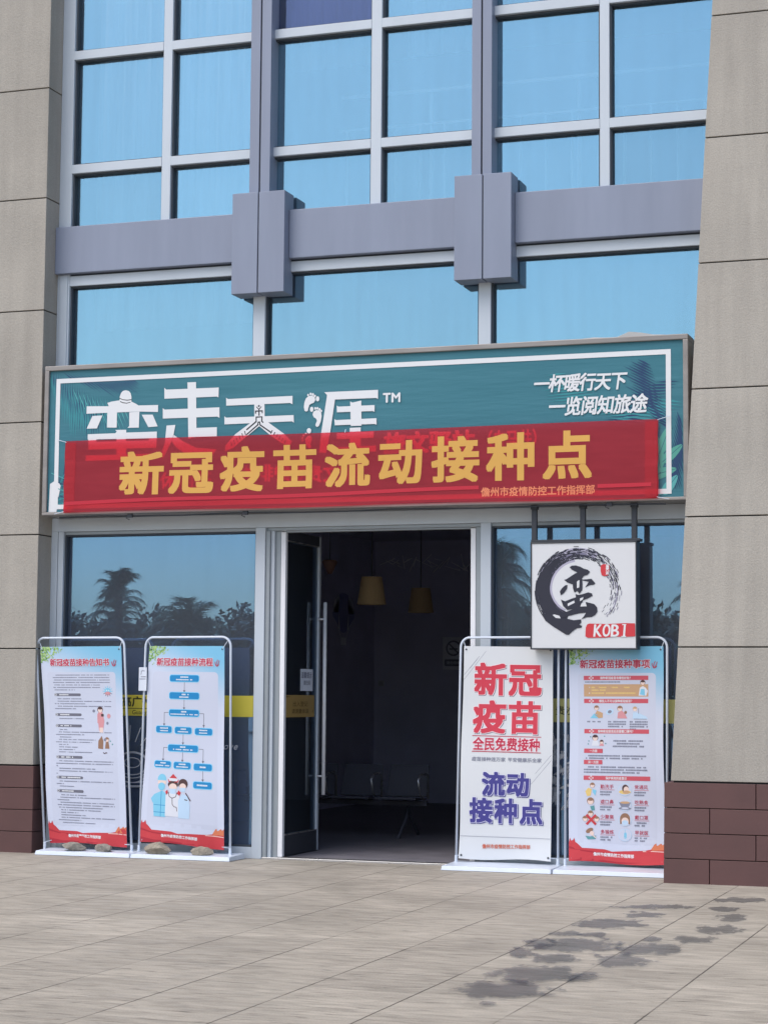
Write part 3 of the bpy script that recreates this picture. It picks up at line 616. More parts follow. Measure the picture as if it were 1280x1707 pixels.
# the room behind and the body of the building
f = MB(); f.box(XL, XR + .6, .14, 9.2, -.06, .014, ROOMFLOOR); f.build('room_floor', BLD)
f = MB(); f.box(XL, XR + .6, .14, 9.2, 3.55, 4.2, ROOMDARK); f.build('floor_slab', BLD)
f = MB(); f.box(-9.3, XL - .002, .3, 9.2, -.05, 10.3, ROOMWALL); f.box(-1.95, -1.6, .3, 9.2, -.05, 10.3, ROOMWALL); f.box(-9.3, -1.6, 9.2, 9.4, -.05, 10.3, ROOMWALL); f.build('room_wall', BLD)
f = MB(); f.box(-34, 24, .32, 16, 10.3, 36, STONE); f.build('upper_shade_block', BLD)  # unseen plain block above the windows, added only for the shade it casts
f = MB(); f.box(-34, -10.98, .1, 16, 0, 10.29, STONE); f.box(-.82, 24, .1, 16, 0, 10.29, STONE); f.box(-10.98, -.82, 9.42, 16, 0, 10.29, STONE); f.build('side_wing', BLD)

# ------------------------------------------------------------------ things inside
def pendant(x, y, zb, label):
    o = empty('pendant_lamp', (x, y, zb), label, 'lamp', 'pendant lamps in the dark room')
    s2 = MB(); s2.lathe((x, y, zb), [(.15, 0), (.15, .006), (.108, .285), (.103, .285), (.145, 0)], mat('lamp_shade_fabric', (.44, .31, .155), .8, noise=.08, nscale=9, stretch=(1, 1, .1))); s2.build('lamp_shade', o, smooth=False)
    c = MB(); c.tube([(x, y, zb + .2), (x, y, 3.55)], .006, DARKMETAL, 6); c.lathe((x, y, zb + .2), [(.0, .0), (.02, .0), (.02, .07), (.0, .09)], DARKMETAL, 10); c.build('cord', o)
pendant(-6.81, 3.0, 2.39, 'tan cone lamp shade hanging on a cord inside, nearer the door')
pendant(-7.11, 5.6, 2.415, 'tan cone lamp shade hanging deeper inside the dark room')
o = MB(); o.lathe((-7.65, 4.0, 2.78), [(.0, 0), (.025, .0), (.085, .13), (.07, .15), (0, .15)], mat('terracotta_shade', (.32, .17, .12), .7)); o.tube([(-7.65, 4, 2.92), (-7.65, 4, 3.55)], .004, DARKMETAL, 6)
tag(o.build('ceiling_spotlight', smooth=True), 'small reddish brown spotlight above the open glass door leaf', 'lamp')

SEATM = mat('seat_mesh', (.075, .075, .095), .6)
BEN = empty('waiting_bench', (-7.2, 2.95, 0), 'row of waiting room seats in shiny metal standing inside the door', 'bench')
f = MB(); f.box(-8.2, -6.2, 2.99, 3.05, .33, .38, SEATM); f.build('beam', BEN, bevel=.004)
SEATM = mat('seat_mesh', (.075, .075, .095), .6)
for k in range(4):
    x = -7.95 + k * .5; f = MB()
    f.hexa([(x - .22, 2.72, .40), (x + .22, 2.72, .40), (x + .22, 3.1, .385), (x - .22, 3.1, .385), (x - .22, 2.72, .425), (x + .22, 2.72, .425), (x + .22, 3.1, .405), (x - .22, 3.1, .405)], SEATM); f.build('seat', BEN, bevel=.01)
    f = MB(); f.hexa([(x - .22, 3.1, .42), (x + .22, 3.1, .42), (x + .22, 3.12, .41), (x - .22, 3.12, .41), (x - .21, 3.22, .74), (x + .21, 3.22, .74), (x + .21, 3.24, .73), (x - .21, 3.24, .73)], SEATM); f.build('backrest', BEN, bevel=.01)
for k in range(5):
    x = -8.2 + k * .5; f = MB()
    f.tube([(x, 3.05, .40), (x, 3.05, .62), (x, 2.98, .655), (x, 2.8, .65), (x, 2.72, .60), (x, 2.78, .46), (x, 2.9, .40)], .012, STEEL, 8); f.build('armrest', BEN, smooth=True)
for x in (-8.0, -6.4):
    f = MB(); f.tube([(x, 3.02, .34), (x, 2.95, .2), (x, 2.74, .05), (x, 2.70, .014)], .018, SEATM, 8); f.tube([(x, 3.02, .34), (x, 3.1, .2), (x, 3.32, .05), (x, 3.35, .014)], .018, SEATM, 8); f.build('leg', BEN, smooth=True)

def balloon(y, z, ry, rz, label):
    fl = Flat(); P = [(ry * cos(t) * (1 if sin(t) > -.2 else 1 + .45 * (sin(t) + .2)), rz * sin(t)) for t in [2 * pi * i / 28 for i in range(28)]]
    da = ink('balloon_dark', (.34, .36, .58)); li = ink('balloon_light', (.92, .92, .95))
    fl.poly(P, da); fl.layer()
    fl.poly([(p[0] * .98, p[1]) for p in P if p[0] > ry * .38] + [(ry * .30, -rz * .9), (ry * .45, 0), (ry * .38, rz * .8)][::1], li)
    fl.poly([(-p[0] * .98, p[1]) for p in P if p[0] > ry * .38] + [(-ry * .30, -rz * .9), (-ry * .45, 0), (-ry * .38, rz * .8)][::1], li)
    fl.rect(-.1, -rz - .16, .1, -rz - .06, li); fl.line([(-.1, -rz - .06), (-ry * .5, -rz * .75)], .012, li); fl.line([(.1, -rz - .06), (ry * .5, -rz * .75)], .012, li)
    tag(fl.build('wall_sticker', lambda u, w, h: (XL + .004 + h, y + u, z + w)), label, 'wall sticker', 'hot air balloon wall stickers')
balloon(6.2, 2.68, .42, .36, 'hot air balloon sticker on the dark wall behind the door glass')
balloon(7.95, 2.52, .42, .26, 'hot air balloon sticker on the dark wall between door and lamps')
f = MB(); r2 = random.Random(5); x = -8.85
while x < -7.2:
    f.tube([(x, 9.17, 3.2 + r2.uniform(-.1, .1)), (x + r2.uniform(.1, .26), 9.17, 3.24 + r2.uniform(-.12, .12)), (x + r2.uniform(.02, .2), 9.17, 3.25 + r2.uniform(-.1, .12))], .006, mat('pale_cord', (.95, .93, .98), .7), 5); x += .085
tag(f.build('wall_garland'), 'pale tangled garland strung along the dark back wall', 'garland')
fl = Flat(); G1 = ink('notice_grey', (.8, .8, .85)); G2 = ink('notice_dark', (.30, .30, .36))
fl.rect(-.15, -.22, .15, .22, G1); fl.layer()
P = [(.105 * cos(t), .07 + .105 * sin(t)) for t in [2 * pi * i / 24 for i in range(24)]]; fl.poly(P, G2); fl.layer(); fl.poly([(p[0] * .8, .07 + (p[1] - .07) * .8) for p in P], G1); fl.layer()
fl.line([(-.07, .14), (.07, 0)], .02, G2); fl.line([(-.06, .06), (.06, .06)], .018, G2); fl.rrect(-.125, -.17, .125, -.08, .02, G2); fl.layer(); fl.text('请勿吸烟', 0, -.125, .05, .045, G1, .02)
tag(fl.build('no_smoking_sign', lambda u, w, h: (-7.80 + u, 9.19 - h, 2.02 + w)), 'square no smoking sign on the dark wall beside the white poster', 'sign')
f = MB(); f.box(-8.865, -8.785, 9.185, 9.2, 1.575, 1.65, mat('switch_plate', (.5, .5, .55), .5)); f.box(-8.85, -8.80, 9.178, 9.185, 1.59, 1.635, mat('switch_plate2', (.42, .42, .48), .4))
tag(f.build('light_switch', bevel=.002), 'small pale switch plate on the dark back wall', 'switch')

# curtains and the stair rail behind the upper glass
def curtain(x0, x1, z0, z1, y, label, seed):
    r3 = random.Random(seed); f = MB(); N = int((x1 - x0) / .02); k = f.mi(CURTAIN); ph = r3.uniform(0, 6)
    for i in range(N + 1):
        u = i / N; x = x0 + (x1 - x0) * u; yy = y + .03 * sin(x * 38 + ph + 1.2 * sin(x * 7)) + .015 * sin(x * 90)
        f.v += [(x, yy, z0), (x, yy, z1)]
    for i in range(N): a = 2 * i; f.f.append((a, a + 2, a + 3, a + 1)); f.m.append(k)
    o = f.build('curtain', smooth=True); sm = o.modifiers.new('thickness', 'SOLIDIFY'); sm.thickness = .004
    tag(o, label, 'curtain', 'curtains behind the upper windows')
curtain(-8.75, -7.0, 4.9, 9.9, .42, 'long pale curtain behind the upper windows beside the straight stone column', 1)
curtain(-6.70, -5.82, 7.22, 9.9, .30, 'blue grey curtain showing in the uncovered top pane', 3)
curtain(-5.6, -4.95, 7.3, 9.9, .42, 'narrow pale curtain at the top of the middle bay of windows', 4)
RAIL = empty('stair_railing', (-3.9, .3, 5.5), 'white stair railing seen through the upper blue glass', 'railing')
RW = mat('railing_paint', (.9, .92, .95), .4)
f = MB(); f.tube([(-6.2, .32, 6.93), (XR, .32, 6.93)], .02, RW, 8); f.tube([(-6.2, .32, 6.62), (XR, .32, 6.62)], .014, RW, 8); f.build('handrail', RAIL, smooth=True)
x = -6.15
while x < XR:
    f = MB(); f.tube([(x, .32, 5.5), (x, .32, 6.615)], .011, RW, 6); f.build('baluster', RAIL, smooth=True); x += .235
for x in (-5.35, -3.98, -2.6):
    f = MB(); f.tube([(x, .36, 5.5), (x, .36, 6.92)], .02, RW, 8); f.build('newel_post', RAIL, smooth=True)

# ------------------------------------------------------------------ the shop sign
SX0, SX1, SZ0, SZ1, SY = -8.86, -2.90, 3.07, 4.452, -.30
TEAL = mat('sign_cloth', (.042, .17, .22), .5, spec=.3)
n, l, b = nt(TEAL)                                   # stretched cloth: creases fanning out from the corners
tc = n.new('ShaderNodeTexCoord'); mp = n.new('ShaderNodeMapping'); mp.inputs['Rotation'].default_value = (0, R(-38), 0); mp.inputs['Scale'].default_value = (.9, 1, 7)
t1 = n.new('ShaderNodeTexNoise'); t1.inputs['Scale'].default_value = 1.4; t1.inputs['Detail'].default_value = 3
l.new(tc.outputs['Object'], mp.inputs[0]); l.new(mp.outputs[0], t1.inputs['Vector'])
bp = n.new('ShaderNodeBump'); bp.inputs['Strength'].default_value = .28; bp.inputs['Distance'].default_value = .03
l.new(t1.outputs[0], bp.inputs['Height']); l.new(bp.outputs[0], b.inputs['Normal'])
t2 = n.new('ShaderNodeTexNoise'); t2.inputs['Scale'].default_value = 1.2; l.new(tc.outputs['Object'], t2.inputs['Vector'])
mx = n.new('ShaderNodeMix'); mx.data_type = 'RGBA'; mx.inputs[6].default_value = (.036, .155, .20, 1); mx.inputs[7].default_value = (.052, .195, .24, 1)
l.new(t2.outputs[0], mx.inputs[0]); l.new(mx.outputs[2], b.inputs['Base Color'])
SIGNFRAME = mat('weathered_sign_frame', (.27, .25, .235), .5, .25, noise=.22, nscale=6, stretch=(.3, 1, 1))
SIGN = empty('shop_sign', (-5.88, -.3, 3.07), 'long teal shop sign with white characters over the door', 'sign')
f = MB(); w = .045
f.box(SX0, SX1, SY - .025, -.012, SZ1 - w, SZ1, SIGNFRAME); f.box(SX0, SX1, SY - .025, -.012, SZ0, SZ0 + w * .6, SIGNFRAME)
f.box(SX0, SX0 + w, SY - .025, -.012, SZ0 + w * .6, SZ1 - w, SIGNFRAME); f.box(SX1 - w, SX1, SY - .025, -.012, SZ0 + w * .6, SZ1 - w, SIGNFRAME)
f.build('sign_frame', SIGN, bevel=.006)
f = MB(); f.box(SX0 + w, SX1 - w, SY + .03, -.03, SZ0 + .03, SZ1 - w, JOINT); f.build('sign_box', SIGN)
fl = Flat()
WH = ink('white', (.71, .72, .73)); BK = ink('black', (.02, .022, .03)); RED = ink('red', (.58, .05, .06)); L1 = ink('leaf_teal', (.05, .27, .30)); L2 = ink('leaf_light', (.10, .38, .38)); L3 = ink('leaf_dark', (.025, .06, .14)); L4 = ink('leaf_green', (.09, .33, .27))
U0, U1, V0, V1 = SX0 + w + 5.88, SX1 - w + 5.88, SZ0 + .027 - 3.76, SZ1 - w - 3.76
r4 = random.Random(11)
def clampp(P): return [(min(max(p[0], U0 + .004), U1 - .004), min(max(p[1], V0 + .004), V1 - .004)) for p in P]
def frond(x0, y0, ang, ln, spread, nl, lw, m, up=1):
    for k in range(nl):
        t = k / nl; bx, by = x0 + ln * t * cos(ang), y0 + ln * t * sin(ang)
        a = ang + spread * up; L = ln * (.55 * sin(pi * (.15 + .8 * t)) + .06) * r4.uniform(.8, 1.1)
        dx, dy = cos(a), sin(a); px_, py_ = -dy * lw, dx * lw
        P = clampp([(bx, by), (bx + dx * L * .5 + px_, by + dy * L * .5 + py_), (bx + dx * L, by + dy * L), (bx + dx * L * .5 - px_, by + dy * L * .5 - py_)])
        if abs(sum(P[i][0] * P[(i + 1) % 4][1] - P[(i + 1) % 4][0] * P[i][1] for i in range(4))) > 1e-6: fl.poly(P, m)
# printed palm leaves in the corners
frond(-2.9, .66, -.55, .75, 1.0, 26, .006, L3, -1); frond(-2.93, .62, -.75, .62, .75, 24, .006, L1, -1); frond(-2.75, .50, -.28, .62, 1.1, 22, .005, L1, -1); frond(-2.7, .48, -.35, .6, .8, 12, .004, L2, -1)
frond(-2.8, .63, -.1, .7, .5, 18, .006, L3, -1)
frond(-2.92, -.62, 1.2, .5, .9, 10, .008, L1, -1); frond(-2.9, -.6, .8, .45, .7, 8, .006, L3, 1); frond(-2.9, -.5, .5, .5, .6, 8, .005, L1, 1)
frond(2.9, .30, -2.2, .75, .95, 24, .008, L3, -1); frond(2.95, .12, -2.3, .9, 1.0, 26, .009, L1, -1); frond(2.6, .02, 2.6, .8, .6, 18, .008, L1, 1); frond(2.85, -.1, 1.9, .6, .75, 20, .009, L3, 1)
frond(2.88, .05, -1.75, .55, .5, 16, .010, L3, 1)
for (cx, cy, a, ln, wd, m) in ((2.66, -.33, 1.25, .34, .05, L1), (2.72, -.28, 1.7, .3, .045, L4), (2.78, -.18, 1.2, .26, .045, L4), (2.84, -.30, .7, .22, .04, L4), (2.58, -.45, 2.2, .26, .04, L1), (2.75, -.46, .25, .26, .045, L4), (2.62, -.54, .6, .3, .045, L4), (2.82, -.56, .9, .2, .04, L2), (2.55, -.60, .1, .25, .035, L4), (2.70, -.63, .3, .2, .03, L2)):
    P = []
    for t in [2 * pi * i / 16 for i in range(16)]:
        x, y = ln / 2 * cos(t), wd * sin(t) * (1 - .35 * cos(t)); P.append((cx + x * cos(a) - y * sin(a), cy + x * sin(a) + y * cos(a)))
    fl.poly(clampp(P), m); fl.line(clampp([(cx - ln * .5 * cos(a), cy - ln * .5 * sin(a)), (cx + ln * .5 * cos(a), cy + ln * .5 * sin(a))]), .004, L3)
fl.poly(clampp([(-2.91, -.40), (-2.84, -.36), (-2.80, -.42), (-2.82, -.52), (-2.86, -.56), (-2.83, -.62), (-2.84, -.66), (-2.92, -.66)]), WH)
for k in range(5): fl.line(clampp([(-2.9 + .03 * k, -.30 - .07 * k), (-2.75 + .03 * k, -.36 - .07 * k), (-2.60, -.38 - .07 * k)]), .008, L3 if k % 2 else L2)
fl.layer()
bx0, bx1, bz0, bz1 = -2.868, 2.832, -.635, .572; bw = .042
fl.rect(bx0, bz1 - bw, bx1, bz1, WH); fl.rect(bx0, bz0, bx1, bz0 + bw, WH); fl.rect(bx0, bz0 + bw, bx0 + bw, bz1 - bw, WH); fl.rect(bx1 - bw, bz0 + bw, bx1, bz1 - bw, WH)
KM = {'w': WH, 'k': BK, 'r': RED}
for k, P in LOGO_A + LOGO_B:
    fl.layer(5e-5); fl.poly(P, KM[k])
fl.latin('TM', .318, .265, .115, WH, .035)
fl.text('一杯暖行天下', 2.063, .328, .132, .158, WH, .023, .16, w=.142); fl.text('一览阅知旅途', 2.215, .128, .140, .166, WH, .023, .16, w=.148)
fl.text('旅文驿站', .735, -.135, .205, .19, WH, .04); fl.text('（白马井）', 1.475, -.128, .115, .15, WH, .03)
fl.text('休闲茶', -1.55, -.40, .17, .16, WH, .03); fl.text('咖啡餐饮', -.70, -.36, .17, .16, WH, .03); fl.text('贵文驿', -.15, -.38, .17, .16, WH, .03)
def sag(u, v): return .004 * sin(u * 2.1 + 1) * sin((v - V0) / (V1 - V0) * pi)
fl.build('sign_face', lambda u, v, h: (-5.88 + u, SY - h - sag(u, v), 3.76 + v), SIGN, sheet=(48, 8, U0, V0, U1, V1, TEAL), smooth=False)
# torn foil along the top edge at one end, and the cable clips under the sign
f = MB(); r5 = random.Random(3); pts = [(-4.4 + .1 * i, SZ1 + .004 + max(0, r5.uniform(-.02, .012)) + (.028 if 9 < i < 12 else 0)) for i in range(14)]
for a, b2 in zip(pts, pts[1:]): f.hexa([(a[0], -.31, SZ1 - .002), (b2[0], -.31, SZ1 - .002), (b2[0], -.29, SZ1 - .002), (a[0], -.29, SZ1 - .002), (a[0], -.305, a[1]), (b2[0], -.305, b2[1]), (b2[0], -.295, b2[1]), (a[0], -.295, a[1])], mat('torn_foil', (.36, .36, .35), .5))
f.build('torn_edge', SIGN)
f = MB(); f.tube([(-8.7 + .4 * i, -.28, 3.05 + .006 * sin(i * 1.7)) for i in range(15)], .006, DARKMETAL, 6)
for x in (-7.99, -6.86, -3.58): f.box(x - .015, x + .03, -.295, -.27, 3.035, 3.07, DARKMETAL); f.tube([(x, -.285, 3.05), (x - .03, -.29, 3.03), (x + .005, -.29, 3.015)], .005, DARKMETAL, 6)
f.build('cable', SIGN)

# ------------------------------------------------------------------ red cloth banner tied over the sign
def banner_cloth():
    m = bpy.data.materials.new('red_banner_cloth'); n, l, b = nt(m); out = n['Material Output']
    b.inputs['Base Color'].default_value = (.60, .072, .095, 1); b.inputs['Roughness'].default_value = .75; b.inputs['Specular IOR Level'].default_value = .15
    t = n.new('ShaderNodeBsdfTransparent'); t.inputs['Color'].default_value = (1, .12, .17, 1)
    tc = n.new('ShaderNodeTexCoord'); mp = n.new('ShaderNodeMapping'); mp.inputs['Scale'].default_value = (1.6, 1, 9); mp.inputs['Rotation'].default_value = (0, .05, 0)
    nz = n.new('ShaderNodeTexNoise'); nz.inputs['Scale'].default_value = 2.2; nz.inputs['Detail'].default_value = 4
    l.new(tc.outputs['Object'], mp.inputs[0]); l.new(mp.outputs[0], nz.inputs['Vector'])
    mr = n.new('ShaderNodeMapRange'); mr.inputs[1].default_value = .3; mr.inputs[2].default_value = .7; mr.inputs[3].default_value = .40; mr.inputs[4].default_value = .44; l.new(nz.outputs[0], mr.inputs[0])
    mx = n.new('ShaderNodeMixShader'); l.new(mr.outputs[0], mx.inputs[0]); l.new(t.outputs[0], mx.inputs[1]); l.new(b.outputs[0], mx.inputs[2]); l.new(mx.outputs[0], out.inputs[0])
    bp = n.new('ShaderNodeBump'); bp.inputs['Strength'].default_value = .12; bp.inputs['Distance'].default_value = .02; l.new(nz.outputs[0], bp.inputs['Height']); l.new(bp.outputs[0], b.inputs['Normal'])
    return m
RB = banner_cloth(); GOLD = ink('gold', (.64, .355, .085), .6); ORANGE = ink('orange', (.70, .22, .11), .6); HEM = ink('hem_red', (.50, .03, .05), .7)
fl = Flat()
for ch, x, z, wd, ht in (('新', -7.852, 3.424, .444, .40), ('冠', -7.362, 3.423, .436, .395), ('疫', -6.869, 3.442, .42, .403), ('苗', -6.372, 3.451, .42, .39), ('流', -5.88, 3.449, .42, .39), ('动', -5.393, 3.456, .41, .395), ('接', -4.897, 3.464, .42, .405), ('种', -4.407, 3.47, .425, .41), ('点', -3.92, 3.471, .43, .405)):
    fl.char(ch, x, z, wd * 1.02, ht * 1.02, GOLD, .031, boldy=.028)
for i, ch in enumerate('儋州市疫情防控工作指挥部'): fl.char(ch, -4.63 + i * .0825, 3.172 + i * .0007, .082, .082, ORANGE, .02)
def flap(u, v):
    e = min(1, (u + 8.63) / .3, (-3.152 - u) / .3); q = (v - 3.09) / .65
    return .006 + .006 * sin(u * 3.3 + 2 * v) * sin(q * pi) + .004 * sin(u * 1.1 + 9 * v) + (.012 * (1 - q) ** 3 if e > 0 else 0) + (1 - max(0, e)) * .002 * sin(v * 40)
def bmap(u, v, h):
    q = (v - 3.09) / .65; e0 = max(0, 1 - (u + 8.63) / .25); e1 = max(0, 1 - (-3.152 - u) / .25)
    return (u + .003 * sin(v * 24) * (e0 + e1), SY - .03 - h - flap(u, v), v + .012 * sin(u * 2.3 + .6) * (1 - q) * .6 + .006 * sin(u * 1.3) * q)
BAN = fl.build('banner_cloth', bmap, None, sheet=(60, 10, -8.63, 3.09, -3.152, 3.741, RB), smooth=False)
BAN.name = 'cloth_banner'
tag(BAN, 'long sheer red cloth banner with gold characters tied across the teal sign', 'banner')
hb = MB()
def strip(P, hh, th=.0012):
    for (u0, v0), (u1, v1) in zip(P, P[1:]):
        a = bmap(u0, v0, .0025); b2 = bmap(u1, v1, .0025)
        hb.hexa([(a[0], a[1] - th, a[2] - hh), (b2[0], b2[1] - th, b2[2] - hh), (b2[0], b2[1], b2[2] - hh), (a[0], a[1], a[2] - hh), (a[0], a[1] - th, a[2] + hh), (b2[0], b2[1] - th, b2[2] + hh), (b2[0], b2[1], b2[2] + hh), (a[0], a[1], a[2] + hh)], HEM)
strip([(-8.62 + (3.93 / 40) * i, 3.172 + .001 * i) for i in range(41)], .016); hb.build('stripe', BAN); hb = MB()
strip([(-3.66 + .05 * i, 3.205) for i in range(10)], .016); hb.build('stripe', BAN)
for (ua, ub) in ((-8.625, -8.52), (-3.26, -3.16)):
    hb = MB()
    for k in range(12):
        v0 = 3.1 + k * .052; a = bmap(ua, v0, .002); c2 = bmap(ub, v0, .002); e = bmap(ua, v0 + .052, .002); g2 = bmap(ub, v0 + .052, .002)
        hb.face([a, c2, g2, e], RB)
    hb.build('side_hem', BAN)
for (u, v) in ((-8.62, 3.73), (-3.16, 3.735), (-3.16, 3.10), (-8.62, 3.1), (-5.9, 3.735)):
    a = bmap(u, v, .002); hb = MB(); hb.tube([a, (a[0] + (.10 if u > -5 else -.1 if u < -8 else 0), a[1] + .01, a[2] + (.03 if v > 3.5 else -.02))], .003, WHITEPAINT, 5); hb.build('tie_string', BAN)

# ------------------------------------------------------------------ hanging light box
HS = empty('hanging_sign', (-3.81, -.18, 2.3), 'square white light box with black brush character hung under the teal sign', 'sign')
f = MB(); x0, x1, z0, z1, ya, yb = -4.262, -3.352, 1.845, 2.748, -.243, -.115; e = .012
f.box(x0, x1, ya - .004, yb, z1 - e, z1, DARKMETAL); f.box(x0, x1, ya - .004, yb, z0, z0 + e, DARKMETAL); f.box(x0, x0 + e, ya - .004, yb, z0 + e, z1 - e, DARKMETAL); f.box(x1 - e, x1, ya - .004, yb, z0 + e, z1 - e, DARKMETAL)
f.box(x0 + e, x1 - e, ya + .02, yb, z0 + e, z1 - e, DARKMETAL); f.box(x0 - .004, x1 + .02, ya + .03, yb + .01, z1, z1 + .022, DARKMETAL)
f.build('box_frame', HS, bevel=.003)
for x in (-4.242, -3.822, -3.385):
    f = MB(); f.box(x - .022, x + .022, -.20, -.155, z1 + .022, 3.066, DARKMETAL); f.box(x - .03, x + .03, -.205, -.15, 3.03, 3.066, DARKMETAL); f.build('hanger_bar', HS, bevel=.003)
fl = Flat(); FACE = mat('light_box_face', (.655, .66, .672), .3); INK = ink('brush_ink', (.034, .035, .05)); WASH = ink('brush_wash', (.20, .19, .27)); WASH2 = ink('brush_wash_pale', (.42, .40, .50))
r6 = random.Random(21)
CX, CY = -.05, .045
def arc(r0, r1, a0, a1, m, n=None):
    n = n or max(2, int(abs(a1 - a0) / 4)); P = []
    for k in range(n + 1):
        a = R(a0 + (a1 - a0) * k / n); P.append((CX + r1(a0 + (a1 - a0) * k / n) * cos(a), CY + r1(a0 + (a1 - a0) * k / n) * sin(a)))
    Q = []
    for k in range(n + 1):
        a = R(a0 + (a1 - a0) * k / n); Q.append((CX + r0(a0 + (a1 - a0) * k / n) * cos(a), CY + r0(a0 + (a1 - a0) * k / n) * sin(a)))
    fl.h += fl.STEP * .5
    for k in range(n): fl.poly([Q[k], P[k], P[k + 1], Q[k + 1]], m, False)
# the stroke starts at the foot (250 deg), runs clockwise over the left and top and dries out at the right (-40 deg)
def rin(a):
    t = (250 - a) / 290
    return .235 + .0 * t if False else (.24 + .035 * max(0, (a - 180) / 70) * -1 + .02 * min(1, max(0, (180 - a) / 90)) + .03 * min(1, max(0, (90 - a) / 90)))
def rout(a): return .365 - .0 * a
arc(lambda a: rin(a) - .022, lambda a: rin(a) + .03, 238, 95, WASH2); fl.layer(1e-4)
arc(lambda a: rin(a) - .005, lambda a: rin(a) + .03, 240, 110, WASH); fl.layer(1e-4)
arc(lambda a: rin(a) + .055, lambda a: rout(a) - .03, 45, -28, WASH2); fl.layer(1e-4)
arc(lambda a: rin(a) + .02, lambda a: rout(a) - .012, 160, 60, WASH2); fl.layer(1e-4)
arc(lambda a: rin(a) + .03, lambda a: rout(a) - .05, 150, 75, WASH); fl.layer(1e-4)
arc(lambda a: rin(a) + .012 + .03 * max(0, (150 - a) / 40), lambda a: rout(a) - .035 - .01 * max(0, (150 - a) / 40), 250, 120, INK)
for k in range(26):
    q = k / 25; a = 250.
    while a > -42:
        t = (250 - a) / 290
        fill = .95 - .10 * q - max(0, t - .30) * 1.3 * (.6 + .8 * abs(q - .5)) - (.22 if .30 < t < .6 and q > .3 else 0)
        if a > 150 and .06 < q < .8: fill = 1
        L = r6.uniform(3, 9) if t > .35 else r6.uniform(8, 20)
        if r6.random() < fill:
            base = lambda A, q=q: rin(A) + (rout(A) - rin(A)) * q + (.010 * (q - .5) * max(0, (90 - A) / 130) * 4)
            wd = .0075 * r6.uniform(.6, 1.15) * (1 - .55 * max(0, t - .55) / .45)
            arc(lambda A: base(A) - wd / 2, lambda A: base(A) + wd / 2, a, max(-42, a - L), INK if r6.random() > max(0, t - .55) * 1.3 else WASH)
        a -= L * (1.0 if t < .35 else r6.uniform(1., 1.25))
fl.layer(3e-4)
for k, P in KOBI: fl.layer(5e-5); fl.poly(P, {'k': INK, 'w': FACE, 'r': RED}[k])
fl.layer(2e-4)
fl.text('蛮', .207, .232, .03, .032, WH, .03) if '蛮' in GLYPH else None
for i, ch in enumerate('文天涯'): fl.char(ch, .205, .245 - i * .03, .028, .028, WH, .03)
for ch, xa, xb in (('K', .085, .150), ('O', .160, .220), ('B', .231, .294), ('I', .336, .346)):
    vs, fs = GLYPH[ch]; a0 = min(v[0] for v in vs); a1 = max(v[0] for v in vs); yy = r6.uniform(-.003, .003)
    for (ox, oy) in ((0, 0), (.0035, 0), (.007, .001), (.002, .003)):
        fl.h += 2e-5; P = [(xa + ox + (v[0] - a0) / (a1 - a0) * (xb - xa) + .012 * v[1], -.347 + yy + oy + v[1] * .145) for v in vs]
        for q in fs: fl.items.append(([P[i] for i in q], fl.h, WH))
fl.rect(.322, -.348, .362, -.340, WH); fl.rect(.330, -.250, .364, -.242, WH)
fl.build('sign_face', lambda u, v, h: (-3.807 + u, -.243 - h + .004, 2.2965 + v), HS, sheet=(4, 4, -.443, -.4395, .443, .4395, FACE))

# ------------------------------------------------------------------ the four banner stands
BLUE = ink('flow_blue', (.02, .24, .52)); BLUE_L = ink('flow_edge', (.22, .62, .85)); NAVY = ink('navy', (.06, .06, .24)); GREY = ink('text_grey', (.23, .24, .31)); PILL = ink('pill_grey', (.16, .16, .2)); WHT = ink('poster_white', (.70, .71, .76)); BOXW = ink('poster_box', (.575, .605, .715))
PRED = ink('poster_red', (.56, .055, .065)); PRED2 = ink('poster_red_dark', (.40, .03, .045)); TITLE = ink('title_red', (.50, .03, .07)); BARR = ink('bar_red', (.58, .10, .13)); TAN = ink('tan', (.56, .35, .20)); SKIN = ink('skin', (.80, .62, .55)); HAIR = ink('hair', (.09, .05, .05)); PINK = ink('pink', (.66, .30, .32)); BROWNP = ink('brown', (.30, .17, .11)); CYAN = ink('cyan', (.22, .56, .74)); PALE = ink('pale_blue', (.50, .66, .82)); LEAFA = ink('leaf_a', (.24, .42, .12)); LEAFB = ink('leaf_b', (.42, .58, .24)); LEAFC = ink('leaf_c', (.15, .30, .09)); ORG = ink('city_orange', (.66, .20, .10)); YEL = ink('yellow', (.75, .55, .2)); FOOTR = ink('foot_orange', (.58, .14, .08)); TEALP = ink('teal_print', (.12, .32, .34))
def poster_sheet(name, base, top, amount):
    m = bpy.data.materials.new(name); n, l, b = nt(m); b.inputs['Roughness'].default_value = .4; b.inputs['Specular IOR Level'].default_value = .3
    tc = n.new('ShaderNodeTexCoord'); sp = n.new('ShaderNodeSeparateXYZ'); l.new(tc.outputs['Generated'], sp.inputs[0])
    a = n.new('ShaderNodeMath'); a.operation = 'MULTIPLY_ADD'; a.inputs[1].default_value = .22; l.new(sp.outputs[0], a.inputs[0]); l.new(sp.outputs[2], a.inputs[2])
    mr = n.new('ShaderNodeMapRange'); mr.interpolation_type = 'SMOOTHSTEP'; mr.inputs[1].default_value = .86; mr.inputs[2].default_value = 1.16; mr.inputs[4].default_value = amount; l.new(a.outputs[0], mr.inputs[0])
    mx = n.new('ShaderNodeMix'); mx.data_type = 'RGBA'; mx.inputs[6].default_value = (*base, 1); mx.inputs[7].default_value = (*top, 1)
    l.new(mr.outputs[0], mx.inputs[0]); l.new(mx.outputs[2], b.inputs['Base Color'])
    return m
SHEET_BLUE = poster_sheet('poster_sheet_blue', (.60, .635, .75), (.20, .50, .70), 1.)
